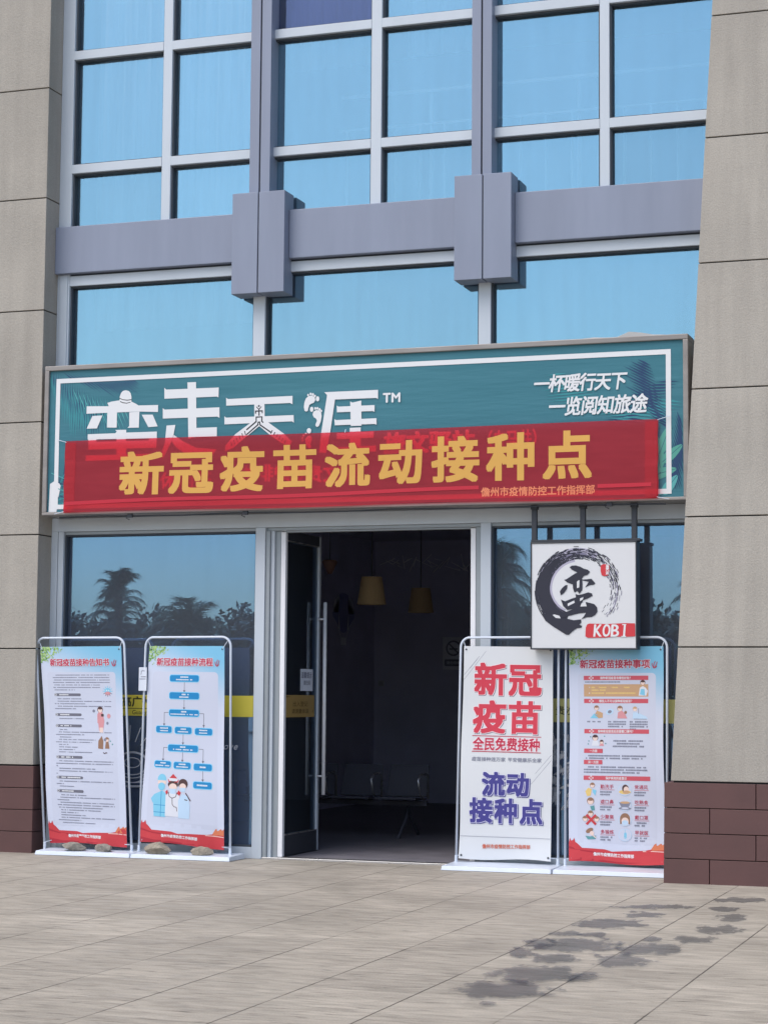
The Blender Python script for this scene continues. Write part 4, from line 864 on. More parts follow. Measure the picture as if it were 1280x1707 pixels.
SHEET_PLAIN = poster_sheet('poster_sheet_plain', (.66, .675, .69), (.66, .675, .69), 0.)
BACK = mat('poster_back', (.50, .50, .55), .5)
def head(fl, u, v, r, hair=HAIR, cap=None):
    fl.ell(u, v + r * .12, r * 1.08, r * 1.08, hair); fl.ell(u, v - r * .1, r * .85, r * .85, SKIN)
    fl.ell(u, v + r * .55, r * .85, r * .42, cap or hair)
def leaves(fl, r7):
    for k in range(150):
        t = r7.random(); x = .17 * r7.random() ** 1.5; y = .14 * r7.random() ** 1.4
        if x / .20 + y / .15 > 1.05: continue
        fl.ell(.006 + x, -.006 - y, r7.uniform(.006, .014), r7.uniform(.004, .009), (LEAFA, LEAFB, LEAFB, LEAFC)[r7.randrange(4)], 8, r7.uniform(0, 3))
    for k in range(14):
        a = r7.random(); fl.ell(.03 + .19 * a, -.02 - .13 * (1 - a) * r7.uniform(.7, 1.3), r7.uniform(.005, .009), .005, LEAFA if k % 2 else LEAFB, 8, a)
def hand(fl, u, v):
    for pts in ([(u, v - .034), (u - .012, v - .008), (u - .010, v + .006)], [(u, v - .034), (u + .004, v - .006), (u + .016, v + .022)], [(u + .008, v - .034), (u + .026, v - .006), (u + .032, v + .016)], [(u, v - .034), (u + .012, v - .036), (u + .03, v - .02)]): fl.line(pts, .0055, TITLE)
def footer(fl, textc='儋州市疫情防控工作指挥部'):
    P = [(0, -1.64), (.01, -1.60), (.018, -1.625), (.035, -1.62), (.045, -1.60), (.055, -1.635), (.075, -1.65), (.11, -1.685), (.30, -1.69), (.36, -1.705), (.47, -1.695), (.64, -1.685), (.69, -1.675), (.715, -1.635), (.73, -1.625), (.735, -1.645), (.75, -1.64), (.77, -1.625), (.785, -1.64), (.80, -1.625), (.80, -1.80), (0, -1.80)]
    fl.poly(P, PRED); fl.layer(5e-5); fl.poly([(.69, -1.672), (.715, -1.635), (.73, -1.625), (.735, -1.645), (.75, -1.64), (.77, -1.625), (.785, -1.64), (.798, -1.625), (.798, -1.68), (.70, -1.685)], ORG)
    fl.line([(.62, -1.692), (.70, -1.69), (.80, -1.695)], .006, SKIN)
    fl.poly([(0, -1.672), (.10, -1.70), (.28, -1.718), (.45, -1.722), (.30, -1.735), (.12, -1.715), (0, -1.69)], PRED2); fl.poly([(0, -1.752), (.14, -1.775), (.40, -1.785), (.62, -1.78), (.42, -1.798), (0, -1.798)], PRED2)
    fl.layer(1e-4); fl.text(textc, .375, -1.733, .0285, .031, WH, .03)
def eyelets(fl, top=True, bottom=False):
    for u in (.022, .778):
        if top: fl.ell(u, -.028, .008, .008, DARKMETAL, 10)
        if bottom: fl.ell(u, -1.772, .009, .009, DARKMETAL, 10)
def poster_notice():
    fl = Flat(); r7 = random.Random(1)
    fl.rrect(.055, -1.64, .735, -.235, .03, BOXW, corners=(1, 1, 0, 0)); fl.layer(); leaves(fl, r7); fl.layer()
    fl.text('新冠疫苗接种告知书', .385, -.145, .0655, .07, TITLE, .025, halo=WHT, halo_w=.05); hand(fl, .715, -.145); fl.h = 6e-4
    y = -.262
    for k in range(7): fl.dashes(.11 if k else .14, (.68 if k < 4 else .58 if k < 6 else .33), y, .0088, GREY, r7); y -= .0228
    fl.ell(.655, -.41, .03, .03, CYAN); fl.ell(.655, -.43, .028, .018, PINK)
    for k in range(12): a = k * pi / 6; fl.line([(.655 + .025 * cos(a), -.41 + .025 * sin(a)), (.655 + .05 * cos(a), -.41 + .05 * sin(a))], .006, CYAN if k < 7 else GREY)
    fl.ell(.645, -.402, .005, .006, WH); fl.ell(.667, -.402, .005, .006, WH)
    def pill(v, body): fl.rrect(.115, v - .0125, .385, v + .0125, .0124, PILL); fl.ell(.13, v, .011, .011, WH, 10); fl.ell(.13, v, .007, .007, PILL, 10); fl.dashes(.165, .165 + body, v, .012, WH, r7, .05)
    def para(v, rows):
        for (a, b2) in rows:
            fl.dashes(.115 + a, .115 + b2, v, .0086, GREY, r7); v -= .0228
    pill(-.443, .10); para(-.48, [(.03, .27), (.03, .57), (0, .31), (.03, .57), (0, .22)])
    pill(-.626, .10); para(-.662, [(.04, .29)])
    pill(-.728, .10); para(-.763, [(.04, .12), (.03, .57), (0, .29), (.04, .16), (.03, .40), (0, .36), (.03, .13), (.03, .22), (.03, .2), (.03, .37)])
    fl.poly([(.555, -.60), (.595, -.59), (.615, -.68), (.60, -.77), (.56, -.77), (.55, -.68)], PINK); fl.poly([(.545, -.62), (.56, -.60), (.56, -.70), (.545, -.70)], PINK); fl.poly([(.565, -.74), (.60, -.74), (.60, -.785), (.565, -.785)], SKIN); head(fl, .575, -.58, .026)
    fl.ell(.66, -.635, .018, .022, PINK); fl.ell(.51, -.59, .014, .014, GREY, 8); fl.ell(.645, -.70, .012, .014, GREY, 8); fl.rrect(.583, -.64, .61, -.615, .005, HAIR)
    fl.poly([(.545, -.93), (.55, -.86), (.585, -.815), (.6, -.86), (.595, -.935)], BROWNP); fl.poly([(.615, -.93), (.625, -.86), (.65, -.86), (.66, -.93)], BROWNP); head(fl, .637, -.85, .02, BROWNP); fl.ell(.618, -.85, .014, .014, GREY, 8)
    for q in ((.67, -.862), (.69, -.89)): fl.ell(q[0], q[1], .007, .007, TEALP, 8)
    fl.line([(.595, -.965), (.61, -.975), (.625, -.965), (.635, -.972)], .008, HAIR)
    pill(-1.015, .12); para(-1.05, [(.03, .57), (0, .57), (0, .02), (.03, .4), (.03, .57), (0, .02)])
    pill(-1.2, .20); para(-1.235, [(.03, .57), (0, .06), (.03, .18)])
    pill(-1.324, .12); para(-1.36, [(.03, .3), (.03, .57), (.0, .12), (.03, .57), (0, .57), (0, .45), (.03, .43), (.03, .2), (.03, .28), (.03, .57), (0, .23)]); para(-1.612, [(.03, .38)])
    footer(fl); fl.layer(); eyelets(fl); return fl
def flowbox(fl, u, v, w, rows, r7):
    h = .058; fl.rrect(u - w / 2 - .006, v - h / 2 - .006, u + w / 2 + .006, v + h / 2 + .006, .022, BLUE_L); fl.rrect(u - w / 2, v - h / 2, u + w / 2, v + h / 2, .018, BLUE)
    if len(rows) == 1: fl.dashes(u - rows[0] / 2, u + rows[0] / 2, v, .015, WH, r7, .02)
    else:
        fl.dashes(u - rows[0] / 2, u + rows[0] / 2, v + .012, .014, WH, r7, .02); fl.dashes(u - rows[1] / 2, u + rows[1] / 2, v - .012, .012, WH, r7, .06)
def arrow(fl, pts):
    fl.line(pts, .0045, PILL); x, y = pts[-1]; fl.poly([(x - .012, y + .022), (x + .012, y + .022), (x, y - .004)], PILL)
def poster_flow():
    fl = Flat(); r7 = random.Random(2)
    fl.rrect(.055, -1.64, .735, -.235, .04, BOXW, corners=(1, 1, 0, 0)); fl.layer(); leaves(fl, r7); fl.layer()
    fl.text('新冠疫苗接种流程', .385, -.145, .0745, .076, TITLE, .025, halo=WHT, halo_w=.05); hand(fl, .715, -.145); fl.h = 6e-4
    for a, b2 in ((-.325, -.425), (-.482, -.58)): arrow(fl, [(.39, a), (.39, b2)])
    arrow(fl, [(.24, -.61), (.185, -.61), (.185, -.733)]); arrow(fl, [(.54, -.61), (.593, -.61), (.593, -.733)]); arrow(fl, [(.385, -.79), (.385, -.898)])
    arrow(fl, [(.24, -.93), (.187, -.93), (.187, -1.055)]); arrow(fl, [(.54, -.93), (.593, -.93), (.593, -1.055)]); arrow(fl, [(.385, -.96), (.385, -1.055)]); arrow(fl, [(.594, -1.115), (.594, -1.22)])
    fl.layer()
    for u, v, w, rows in ((.388, -.295, .30, (.08, .17)), (.39, -.453, .305, (.05, .10)), (.39, -.61, .305, (.06, .28)), (.184, -.765, .16, (.08, .08)), (.384, -.768, .17, (.05, .11)), (.593, -.772, .175, (.09, .09)), (.387, -.93, .305, (.06, .20)), (.187, -1.083, .165, (.05, .15)), (.386, -1.086, .17, (.07, .12)), (.593, -1.09, .18, (.06,)), (.594, -1.252, .18, (.11,))): flowbox(fl, u, v, w, rows, r7)
    # three medical workers
    fl.poly([(.12, -1.36), (.20, -1.32), (.25, -1.36), (.24, -1.56), (.125, -1.56), (.115, -1.45)], CYAN); fl.poly([(.12, -1.36), (.09, -1.40), (.11, -1.44), (.13, -1.41)], CYAN)
    fl.ell(.19, -1.22, .044, .05, CYAN); fl.rect(.15, -1.262, .232, -1.23, SKIN); fl.ell(.19, -1.285, .035, .036, CYAN)
    for v in (-1.455, -1.52): fl.line([(.122, v), (.242, v)], .005, BLUE)
    fl.line([(.19, -1.33), (.19, -1.56)], .005, BLUE)
    fl.poly([(.235, -1.36), (.30, -1.33), (.37, -1.36), (.37, -1.55), (.235, -1.55)], WHT); fl.poly([(.25, -1.22), (.30, -1.165), (.36, -1.22), (.345, -1.25), (.262, -1.25)], PRED); fl.ell(.303, -1.262, .052, .034, HAIR); fl.ell(.303, -1.285, .040, .034, SKIN); fl.poly([(.262, -1.23), (.345, -1.23), (.352, -1.205), (.256, -1.205)], WHT); fl.poly([(.27, -1.30), (.336, -1.30), (.325, -1.345), (.282, -1.345)], PALE)
    fl.line([(.26, -1.33), (.27, -1.37), (.30, -1.385), (.335, -1.37), (.345, -1.33)], .006, HAIR); fl.line([(.30, -1.385), (.303, -1.44), (.32, -1.46), (.345, -1.465), (.35, -1.50)], .006, HAIR); fl.poly([(.23, -1.33), (.25, -1.31), (.255, -1.34), (.24, -1.36)], PRED); fl.poly([(.345, -1.34), (.36, -1.31), (.385, -1.33), (.37, -1.36)], PRED)
    fl.poly([(.36, -1.40), (.40, -1.34), (.45, -1.36), (.475, -1.44), (.47, -1.56), (.365, -1.56)], PALE); fl.ell(.402, -1.25, .047, .046, HAIR); fl.ell(.40, -1.275, .033, .03, SKIN); fl.poly([(.375, -1.285), (.43, -1.285), (.42, -1.32), (.385, -1.32)], PALE); fl.line([(.43, -1.33), (.48, -1.40)], .010, HAIR); fl.line([(.42, -1.39), (.45, -1.395)], .008, HAIR)
    footer(fl); fl.layer(); eyelets(fl); return fl
def poster_point():
    fl = Flat()
    def big(t, cy, h, cols, m, b2, hl, w, sh):
        n2 = len(t)
        for i, ch in enumerate(t):
            fl.char(ch, cols[i] + sh, cy - sh, w, h, PILL if m is RED_ else NAVY, b2 + hl * .75, boldy=b2 + hl * .6)
        fl.h = fl.top + 5e-5
        for i, ch in enumerate(t): fl.char(ch, cols[i], cy, w, h, hl_c[m], b2 + hl * .75, boldy=b2 + hl * .6)
        fl.h = fl.top + 5e-5
        for i, ch in enumerate(t): fl.char(ch, cols[i], cy, w, h, m, b2, boldy=b2)
    RED_ = ink('big_red', (.60, .055, .085)); NAVY_ = ink('big_navy', (.065, .06, .25)); hl_c = {RED_: ink('halo_pink', (.86, .70, .73)), NAVY_: ink('halo_violet', (.74, .73, .88))}
    for a, b2 in (((.005, -.245), (.14, -.085)), ((.005, -.285), (.2, -.04)), ((.055, -.19), (.125, -.105)), ((.62, -1.16), (.79, -.955)), ((.655, -1.07), (.79, -.91))): fl.line([a, b2], .0025, GREY)
    big('新冠', -.28, .285, (.243, .553), RED_, .031, .024, .30, .005); big('疫苗', -.60, .285, (.243, .553), RED_, .031, .024, .30, .005)
    fl.line([(.095, -.762), (.70, -.762)], .006, TITLE); fl.line([(.095, -.895), (.70, -.895)], .006, TITLE)
    fl.text('全民免费接种', .397, -.829, .0985, .115, TITLE, .025, halo=hl_c[RED_], halo_w=.04, w=.098)
    fl.text('疫苗接种连万家', .245, -.958, .0425, .038, GREY, .012); fl.text('平安健康乐全家', .56, -.958, .0425, .038, GREY, .012)
    big('流动', -1.165, .205, (.29, .505), NAVY_, .038, .026, .205, .007); big('接种点', -1.39, .215, (.185, .405, .625), NAVY_, .038, .026, .205, .007)
    fl.line([(.005, -1.612), (.795, -1.612)], .003, GREY); fl.text('儋州市疫情防控工作指挥部', .41, -1.69, .0352, .038, FOOTR, .02)
    fl.layer(); eyelets(fl, True, True); return fl
def poster_items():
    fl = Flat(); r7 = random.Random(4)
    fl.rrect(.075, -1.64, .735, -.222, .035, BOXW, corners=(1, 1, 0, 0)); fl.layer(); leaves(fl, r7); fl.layer()
    fl.text('新冠疫苗接种事项', .39, -.145, .0745, .076, TITLE, .025, halo=WHT, halo_w=.05); hand(fl, .715, -.145); fl.h = 6e-4
    def bar(v, body, x1=.672, x0=.125, cx=.40):
        fl.rect(x0, v - .018, x1, v + .018, BARR)
        if cx > .3: fl.line([(.168, v), (.208, v)], .012, WH); fl.line([(.188, v + .018), (.188, v - .018)], .012, WH); fl.line([(.174, v), (.202, v)], .006, BARR); fl.line([(.188, v + .012), (.188, v - .012)], .006, BARR)
        fl.text(body, cx, v, .0225, .025, WH, .02)
    bar(-.262, '接种新冠疫苗有哪些好处？'); fl.dashes(.135, .43, -.296, .012, GREY, r7, .02)
    fl.rect(.125, -.418, .672, -.315, TAN)
    for v, a, b2 in ((-.342, .19, .52), (-.364, .19, .31), (-.389, .19, .57)):
        if v != -.364: fl.ell(.172, v, .005, .005, WH, 8)
        fl.dashes(a, b2, v, .012, YEL, r7, .04)
    fl.poly([(.59, -.41), (.60, -.345), (.625, -.33), (.65, -.345), (.668, -.37), (.655, -.41)], WHT); fl.poly([(.60, -.40), (.61, -.355), (.64, -.355), (.645, -.41)], CYAN); head(fl, .625, -.303, .02)
    bar(-.455, '哪些人不可以接种新冠疫苗？')
    fl.poly([(.175, -.60), (.21, -.56), (.25, -.57), (.28, -.60)], CYAN); fl.poly([(.215, -.57), (.235, -.535), (.285, -.555), (.285, -.595), (.25, -.60)], TAN); head(fl, .232, -.515, .02, BROWNP)
    fl.ell(.345, -.545, .035, .024, PALE, 14, .4); fl.ell(.345, -.545, .018, .014, GREY, 8, .4); fl.poly([(.41, -.60), (.415, -.55), (.45, -.535), (.475, -.56), (.495, -.60)], PINK); head(fl, .432, -.52, .022, BROWNP); fl.ell(.48, -.55, .012, .014, BROWNP, 8)
    fl.poly([(.54, -.60), (.545, -.55), (.58, -.55), (.66, -.585), (.67, -.605)], PALE); head(fl, .56, -.522, .018, TAN); fl.line([(.59, -.515), (.59, -.56)], .004, GREY); fl.line([(.55, -.605), (.66, -.605)], .004, GREY)
    for x, rows in ((.15, ((0, .12),)), (.33, ((0, .15), (0, .15), (0, .11))), (.515, ((0, .155), (0, .155), (0, .155), (0, .05)))):
        v = -.628
        for a, b2 in rows: fl.dashes(x + a, x + b2, v, .014, GREY, r7, .12); v -= .02
    bar(-.708, '接种新冠疫苗后还要戴口罩吗？', .68)
    fl.poly([(.19, -.83), (.20, -.785), (.24, -.785), (.255, -.83)], WHT); fl.poly([(.255, -.83), (.265, -.81), (.29, -.81), (.295, -.83)], PINK); head(fl, .22, -.765, .024); head(fl, .275, -.798, .016)
    for q in ((.165, -.79), (.30, -.75), (.16, -.815), (.31, -.81), (.18, -.755)): fl.ell(q[0], q[1], .006, .006, TEALP, 8)
    fl.dashes(.375, .635, -.787, .014, GREY, r7, .05); fl.dashes(.405, .60, -.81, .014, GREY, r7, .05); fl.dashes(.37, .64, -.832, .014, GREY, r7, .05)
    bar(-.872, '一方面', .285, cx=.205); fl.dashes(.16, .66, -.912, .013, GREY, r7, .1); fl.dashes(.125, .61, -.933, .013, GREY, r7, .1)
    bar(-.966, '另一方面', .283, cx=.205)
    fl.dashes(.16, .66, -1.006, .013, GREY, r7, .1); fl.dashes(.125, .66, -1.028, .013, GREY, r7, .1); fl.dashes(.125, .60, -1.05, .013, GREY, r7, .1)
    bar(-1.097, '保护高效防疫意识', .685)
    for k, v in enumerate((-1.19, -1.315, -1.44, -1.565)):
        for j, (u, tx) in enumerate(((.19, '勤洗手遮口鼻少聚集多锻炼'), (.472, '常通风吃熟食戴口罩早就医'))):
            x = .265 if j == 0 else .55; fl.text(tx[3 * k:3 * k + 3], x + .058, v + .022, .038, .038, TITLE, .005); fl.line([(x, v - .004), (x + .122, v - .004)], .003, BARR)
            fl.dashes(x, x + .10, v - .022, .014, GREY, r7, .05); fl.dashes(x, x + .085, v - .044, .014, GREY, r7, .05)
            if j == 1: fl.ell(u, v, .055, .052, PALE, 20); fl.ell(u, v, .051, .048, BOXW, 20)
            if (k, j) == (0, 0): fl.poly([(.14, -1.21), (.165, -1.18), (.195, -1.19), (.185, -1.245), (.155, -1.25)], YEL); fl.poly([(.20, -1.19), (.235, -1.20), (.225, -1.245), (.205, -1.22)], CYAN); head(fl, .2, -1.16, .02, BROWNP)
            if (k, j) == (0, 1): fl.ell(u, v - .02, .05, .018, YEL); fl.ell(u + .005, v + .008, .028, .034, HAIR); fl.ell(u + .012, v, .022, .026, SKIN); fl.ell(u + .012, v - .02, .03, .014, TAN)
            if (k, j) == (1, 0): head(fl, .185, v + .022, .028, BROWNP); fl.poly([(.18, v - .02), (.215, v - .01), (.222, v - .05), (.195, v - .055)], TEALP)
            if (k, j) == (1, 1): fl.poly([(u - .05, v + .02), (u + .05, v + .02), (u + .03, v - .02), (u - .03, v - .02)], GREY); fl.ell(u, v + .018, .04, .010, TAN); fl.ell(u, v - .03, .052, .012, GREY); fl.ell(u, v - .028, .03, .008, BOXW)
            if (k, j) == (2, 0):
                for q in ((.185, v + .045), (.14, v), (.235, v)): head(fl, q[0], q[1], .022, BROWNP)
                fl.line([(.15, v + .035), (.23, v - .045)], .02, PRED); fl.line([(.23, v + .035), (.15, v - .045)], .02, PRED)
            if (k, j) == (2, 1): fl.ell(u, v + .012, .042, .044, BROWNP); fl.rect(u - .042, v - .035, u - .028, v + .012, BROWNP); fl.rect(u + .028, v - .035, u + .042, v + .012, BROWNP); fl.ell(u, v - .01, .03, .03, SKIN); fl.ell(u, v - .022, .026, .02, PALE)
            if (k, j) == (3, 0): fl.ell(.175, v + .03, .034, .018, BROWNP, 14, .5); fl.ell(.195, v + .008, .018, .018, SKIN); fl.poly([(.14, v - .015), (.18, v - .02), (.23, v - .01), (.225, v - .04), (.16, v - .045)], TEALP); fl.line([(.2, v - .01), (.23, v - .03)], .008, SKIN)
            if (k, j) == (3, 1): fl.rrect(u - .009, v - .03, u + .013, v + .02, .008, CYAN); fl.line([(u, v + .02), (u, v + .045)], .004, CYAN)
    footer(fl); fl.layer(); eyelets(fl); return fl
TUBE_R = .0105
def stand(label, fl, sheet, P, F, Y, base, lean, seed):
    """P: poster corners tl, tr, br, bl; F: frame tl, tr, br, bl (x, z at the plane Y); base: x0, x1 and front/back y."""
    o = empty('banner_stand', ((F[3][0] + F[2][0]) / 2, Y, 0), label, 'banner stand', 'banner stands along the shop front')
    def yy(z): return Y + lean * z
    f = MB(); (tlx, tlz), (trx, trz), (brx, brz), (blx, blz) = F; r = .085; pts = [(blx, yy(.035), .035), (tlx, yy(tlz - r), tlz - r)]
    for k in range(1, 6): a = R(180 - 15 * k); pts.append((tlx + r + r * cos(a), yy(tlz), tlz - r + r * sin(a)))
    for k in range(0, 6): a = R(90 - 15 * k); pts.append((trx - r + r * cos(a), yy(trz), trz - r + r * sin(a)))
    pts += [(trx, yy(trz - r), trz - r), (brx, yy(.035), .035)]
    f.tube(pts, TUBE_R, WHITEPAINT, 10); f.build('frame', o, smooth=True)
    x0, x1, ya, yb = base; f = MB()
    f.hexa([(x0, ya, 0.002), (x1, ya, .002), (x1, yb, .002), (x0, yb, .002), (x0 + .005, ya + .012, .038), (x1 - .005, ya + .012, .038), (x1 - .005, yb, .05), (x0 + .005, yb, .05)], WHITEPAINT)
    for x in (blx, brx): f.tube([(x, yy(.03), .03), (x, yy(.1), .10)], .014, WHITEPAINT, 10)
    f.build('base', o, bevel=.004)
    r8 = random.Random(seed); ph = [r8.uniform(0, 6) for _ in range(4)]; am = r8.uniform(.004, .008)
    def fmap(u, v, h):
        a = u / .8; t = -v / 1.8
        x = (P[0][0] * (1 - a) + P[1][0] * a) * (1 - t) + (P[3][0] * (1 - a) + P[2][0] * a) * t
        z = (P[0][1] * (1 - a) + P[1][1] * a) * (1 - t) + (P[3][1] * (1 - a) + P[2][1] * a) * t
        b_ = am * sin(3.1 * t * pi + ph[0] + 1.3 * a) + .5 * am * sin(a * 5 + ph[1]) + .016 * max(0, t - .88) / .12 * sin(a * 5.5 + ph[2])
        x += .004 * sin(t * 9 + ph[3]) * (a - .5) * 2; z += .010 * max(0, t - .9) / .1 * sin(a * 6 + ph[1])
        return (x, yy(z) - .004 - h - b_, z)
    fl.build('poster', fmap, o, sheet=(8, 18, 0, -1.8, .8, 0, sheet), back=BACK, smooth=True)
    for (u, v), (x, z) in (((.02, -.026), (tlx + .02, tlz - .02)), ((.78, -.026), (trx - .02, trz - .02)), ((.02, -1.775), (blx, .1)), ((.78, -1.775), (brx, .1))):
        a = fmap(u, v, .002); f = MB(); f.tube([a, (x, yy(z), z)], .003, WHITEPAINT, 5); f.build('corner_tie', o)
    return o
stand('white stand with a text notice of grey headings beside the straight stone column', poster_notice(), SHEET_BLUE,
      [(-8.895, 1.868), (-8.084, 1.876), (-7.991, .085), (-8.774, .10)], [(-8.942, 1.953), (-8.050, 1.953), (-7.942, 0), (-8.815, 0)], -.20, (-8.80, -7.862, -.415, -.06), -.004, 1)
stand('white stand with a blue flow chart poster beside the open door', poster_flow(), SHEET_BLUE,
      [(-7.803, 1.876), (-7.075, 1.876), (-7.051, .09), (-7.856, .137)], [(-7.846, 1.957), (-7.014, 1.957), (-6.987, 0), (-7.871, 0)], -.20, (-7.858, -6.905, -.41, -.06), .004, 2)
stand('white stand with big red and navy characters on a plain white poster', poster_point(), SHEET_PLAIN,
      [(-4.886, 1.877), (-4.098, 1.868), (-4.119, .074), (-4.926, .078)], [(-4.915, 1.952), (-4.055, 1.952), (-4.062, 0), (-4.950, 0)], -.09, (-4.975, -4.032, -.45, -.005), 0., 3)
stand('white stand with red bars and small health drawings beside the leaning stone column', poster_items(), SHEET_BLUE,
      [(-3.958, 1.868), (-3.167, 1.876), (-3.161, .078), (-3.966, .08)], [(-3.992, 1.950), (-3.132, 1.950), (-3.142, 0), (-4.0, 0)], -.09, (-4.026, -3.08, -.43, -.005), 0., 4)

# stones weighing the two bases down
def rock(x, y, z, sx, sy, sz, seed, col, label):
    r9 = random.Random(seed); bm = bmesh.new(); bmesh.ops.create_icosphere(bm, subdivisions=3, radius=1)
    pl = [(Vector((r9.uniform(-1, 1), r9.uniform(-1, 1), r9.uniform(-.7, 1))).normalized(), r9.uniform(.55, .85)) for _ in range(13)]
    for v in bm.verts:
        for n_, d_ in pl:
            k = v.co.dot(n_)
            if k > d_: v.co -= n_ * (k - d_)
        v.co += Vector((r9.uniform(-1, 1), r9.uniform(-1, 1), r9.uniform(-1, 1))) * .022
        v.co = Vector((v.co.x * sx, v.co.y * sy, max(v.co.z, -.8) * sz))
    me = bpy.data.meshes.new('stone'); bm.to_mesh(me); bm.free(); me.materials.append(mat('rough_stone_%d' % col, ((.24, .215, .18), (.28, .245, .19))[col], .9, noise=.35, nscale=22, bump=.8, bscale=45))
    o = bpy.data.objects.new('rock', me); COL.objects.link(o); o.location = (x, y, z + .8 * sz * .85); o.scale = (.84, .84, .85); o.rotation_euler = (0, 0, r9.uniform(-.3, .3))
    tag(o, label, 'rock', 'rocks weighing down the stand bases')
rock(-8.47, -.315, .040, .18, .09, .058, 1, 0, 'large rough grey rock on the base under the text notice')
rock(-8.16, -.30, .040, .125, .08, .05, 2, 0, 'small dark sided rock on the base under the text notice')
rock(-7.625, -.335, .038,   .17, .10, .072, 3, 1, 'biggest tan rock, on the front edge under the flow chart poster')
rock(-7.22, -.30, .040, .145, .085, .055, 4, 1, 'flat pale rock half hidden under the flow chart poster')

# ------------------------------------------------------------------ papers and stickers
fl = Flat(); PAP = mat('notice_paper', (.66, .70, .78), .6); fl.rect(-.12, .02, .14, .075, PAP)
fl = Flat(); fl.text('温馨提示', .0, .045, .06, .06, GREY, .02); fl.text('请扫码', .01, -.025, .05, .045, GREY, .02)
o = fl.build('paper_notice', lambda u, v, h: (-6.598 + h + .002 + .006 * sin(u * 14), .60 + u, 1.585 + v), None, sheet=(6, 4, -.145, -.10, .145, .10, PAP), back=PAP)
tag(o, 'white paper notice taped to the glass door leaf', 'notice')
TANP = mat('tan_plate', (.36, .235, .075), .5, noise=.05, nscale=5)
fl = Flat(); TD = ink('tan_text', (.13, .075, .02)); fl.text('出入登记', .02, .02, .095, .05, TD, .01); fl.text('请测量体温', .02, -.045, .085, .045, TD, .01); fl.dashes(-.35, -.25, .085, .012, TD, rng)
for q in ((-.35, -.07), (.33, -.06)): fl.line([q, (q[0] + .012, q[1] + .025)], .012, TD)
o = fl.build('door_plate', lambda u, v, h: (-6.606 + h, .455 + u, 1.347 + v), None, sheet=(2, 2, -.375, -.10, .375, .10, TANP), back=TANP)
tag(o, 'tan yellow plate with brown lettering fixed across the glass door leaf', 'sign')
fl = Flat(); fl.text('广', 0, .06, .045, .045, GREY, .02); fl.dashes(-.03, .03, .02, .01, GREY, rng); fl.dashes(-.03, .03, -.0, .01, GREY, rng)
o = fl.build('paper_strip', lambda u, v, h: (-7.855 + u, -.222 - h - .01 * abs(u) * 8, 1.58 + v), None, sheet=(3, 2, -.038, -.105, .04, .105, PAP), back=PAP)
tag(o, 'narrow white paper strip stuck to the tube beside the flow chart', 'paper')
YS = mat('yellow_film', (.68, .58, .07), .45); YS2 = mat('pale_yellow_film', (.60, .58, .22), .45)
fl = Flat(); YT = ink('film_text', (.05, .055, .03)); fl.text('高广州尾期', -.16 + .03, .035, .105, .095, YT, .03); fl.line([(-.52, -.028), (.5, -.028)], .006, YT); fl.latin('Gao Guangzhou Weiqi', -.36, -.06, .055, YT, .01) if False else fl.latin('Guangzhou', -.28, -.062, .055, YT, .012)
o = fl.build('yellow_window_strip', lambda u, v, h: (-7.82 + u, GY - .004 - h, 1.342 + v), None, sheet=(2, 1, -.93, -.095, .93, .095, YS), back=YS)
tag(o, 'bright yellow lettered strip on the shop window behind the two rock weighted stands', 'window sticker')
fl = Flat(); fl.text('贵沙州', .0, 0, .085, .08, YT, .015)
o = fl.build('pale_window_strip', lambda u, v, h: (-4.0 + u, GY - .004 - h, 1.335 + v), None, sheet=(2, 1, -.66, -.10, 1.0, .10, YS2), back=YS2)
tag(o, 'pale yellow strip on the window behind the white lettered poster stand', 'window sticker')
LW = mat('white_line_film', (.62, .64, .68), .5)
fl = Flat()
for k in range(9): a = R(20 + 17 * k); fl.line([(-8.13 + .20 * cos(a), .80 + .22 * sin(a)), (-8.13 + .36 * cos(a) , .80 + .36 * sin(a))], .008, LW)
for rx, ry, dz in ((.17, .12, 0), (.15, .10, .01), (.08, .045, .02), (.17, .14, -.02)):
    P = [(-8.09 + rx * cos(t), .80 + dz + ry * sin(t)) for t in [2 * pi * i / 28 for i in range(29)]]; fl.line(P, .008, LW)
for dz in (-.10, -.13, -.14): P = [(-8.09 + .22 * cos(t), .80 + dz + .06 * sin(t)) for t in [pi + pi * i / 14 for i in range(15)]]; fl.line(P, .008, LW)
fs_ = Flat(); fs_.latin('Love', -7.235, .985, .085, LW, .004, .35)
o = fs_.build('window_lettering', lambda u, v, h: (u, GY - .004 - h, v)); tag(o, 'small white slanted lettering on the glass next to the flow chart stand', 'window sticker')
o = fl.build('window_drawing', lambda u, v, h: (u, GY - .004 - h, v))
tag(o, 'white line drawing of a steaming cup on the glass between two stands', 'window sticker')
fl = Flat(); r10 = random.Random(8)
for k in range(60):
    cx, cy = r10.uniform(-4.32, -3.85), r10.uniform(.52, 1.12); a = r10.uniform(.6, 2.4); ln = r10.uniform(.05, .12)
    for dx in (-.018, -.006, .006, .018):
        P = [(cx + dx + (ln * t) * cos(a) + .012 * sin(t * 3), cy + ln * t * sin(a)) for t in [-.5, -.2, .1, .4, .6]]; fl.line(P, .0055, LW)
o = fl.build('leaf_drawing', lambda u, v, h: (u, GY - .004 - h, v))
tag(o, 'white leafy line drawing on the glass in the gap between touching stands', 'window sticker')

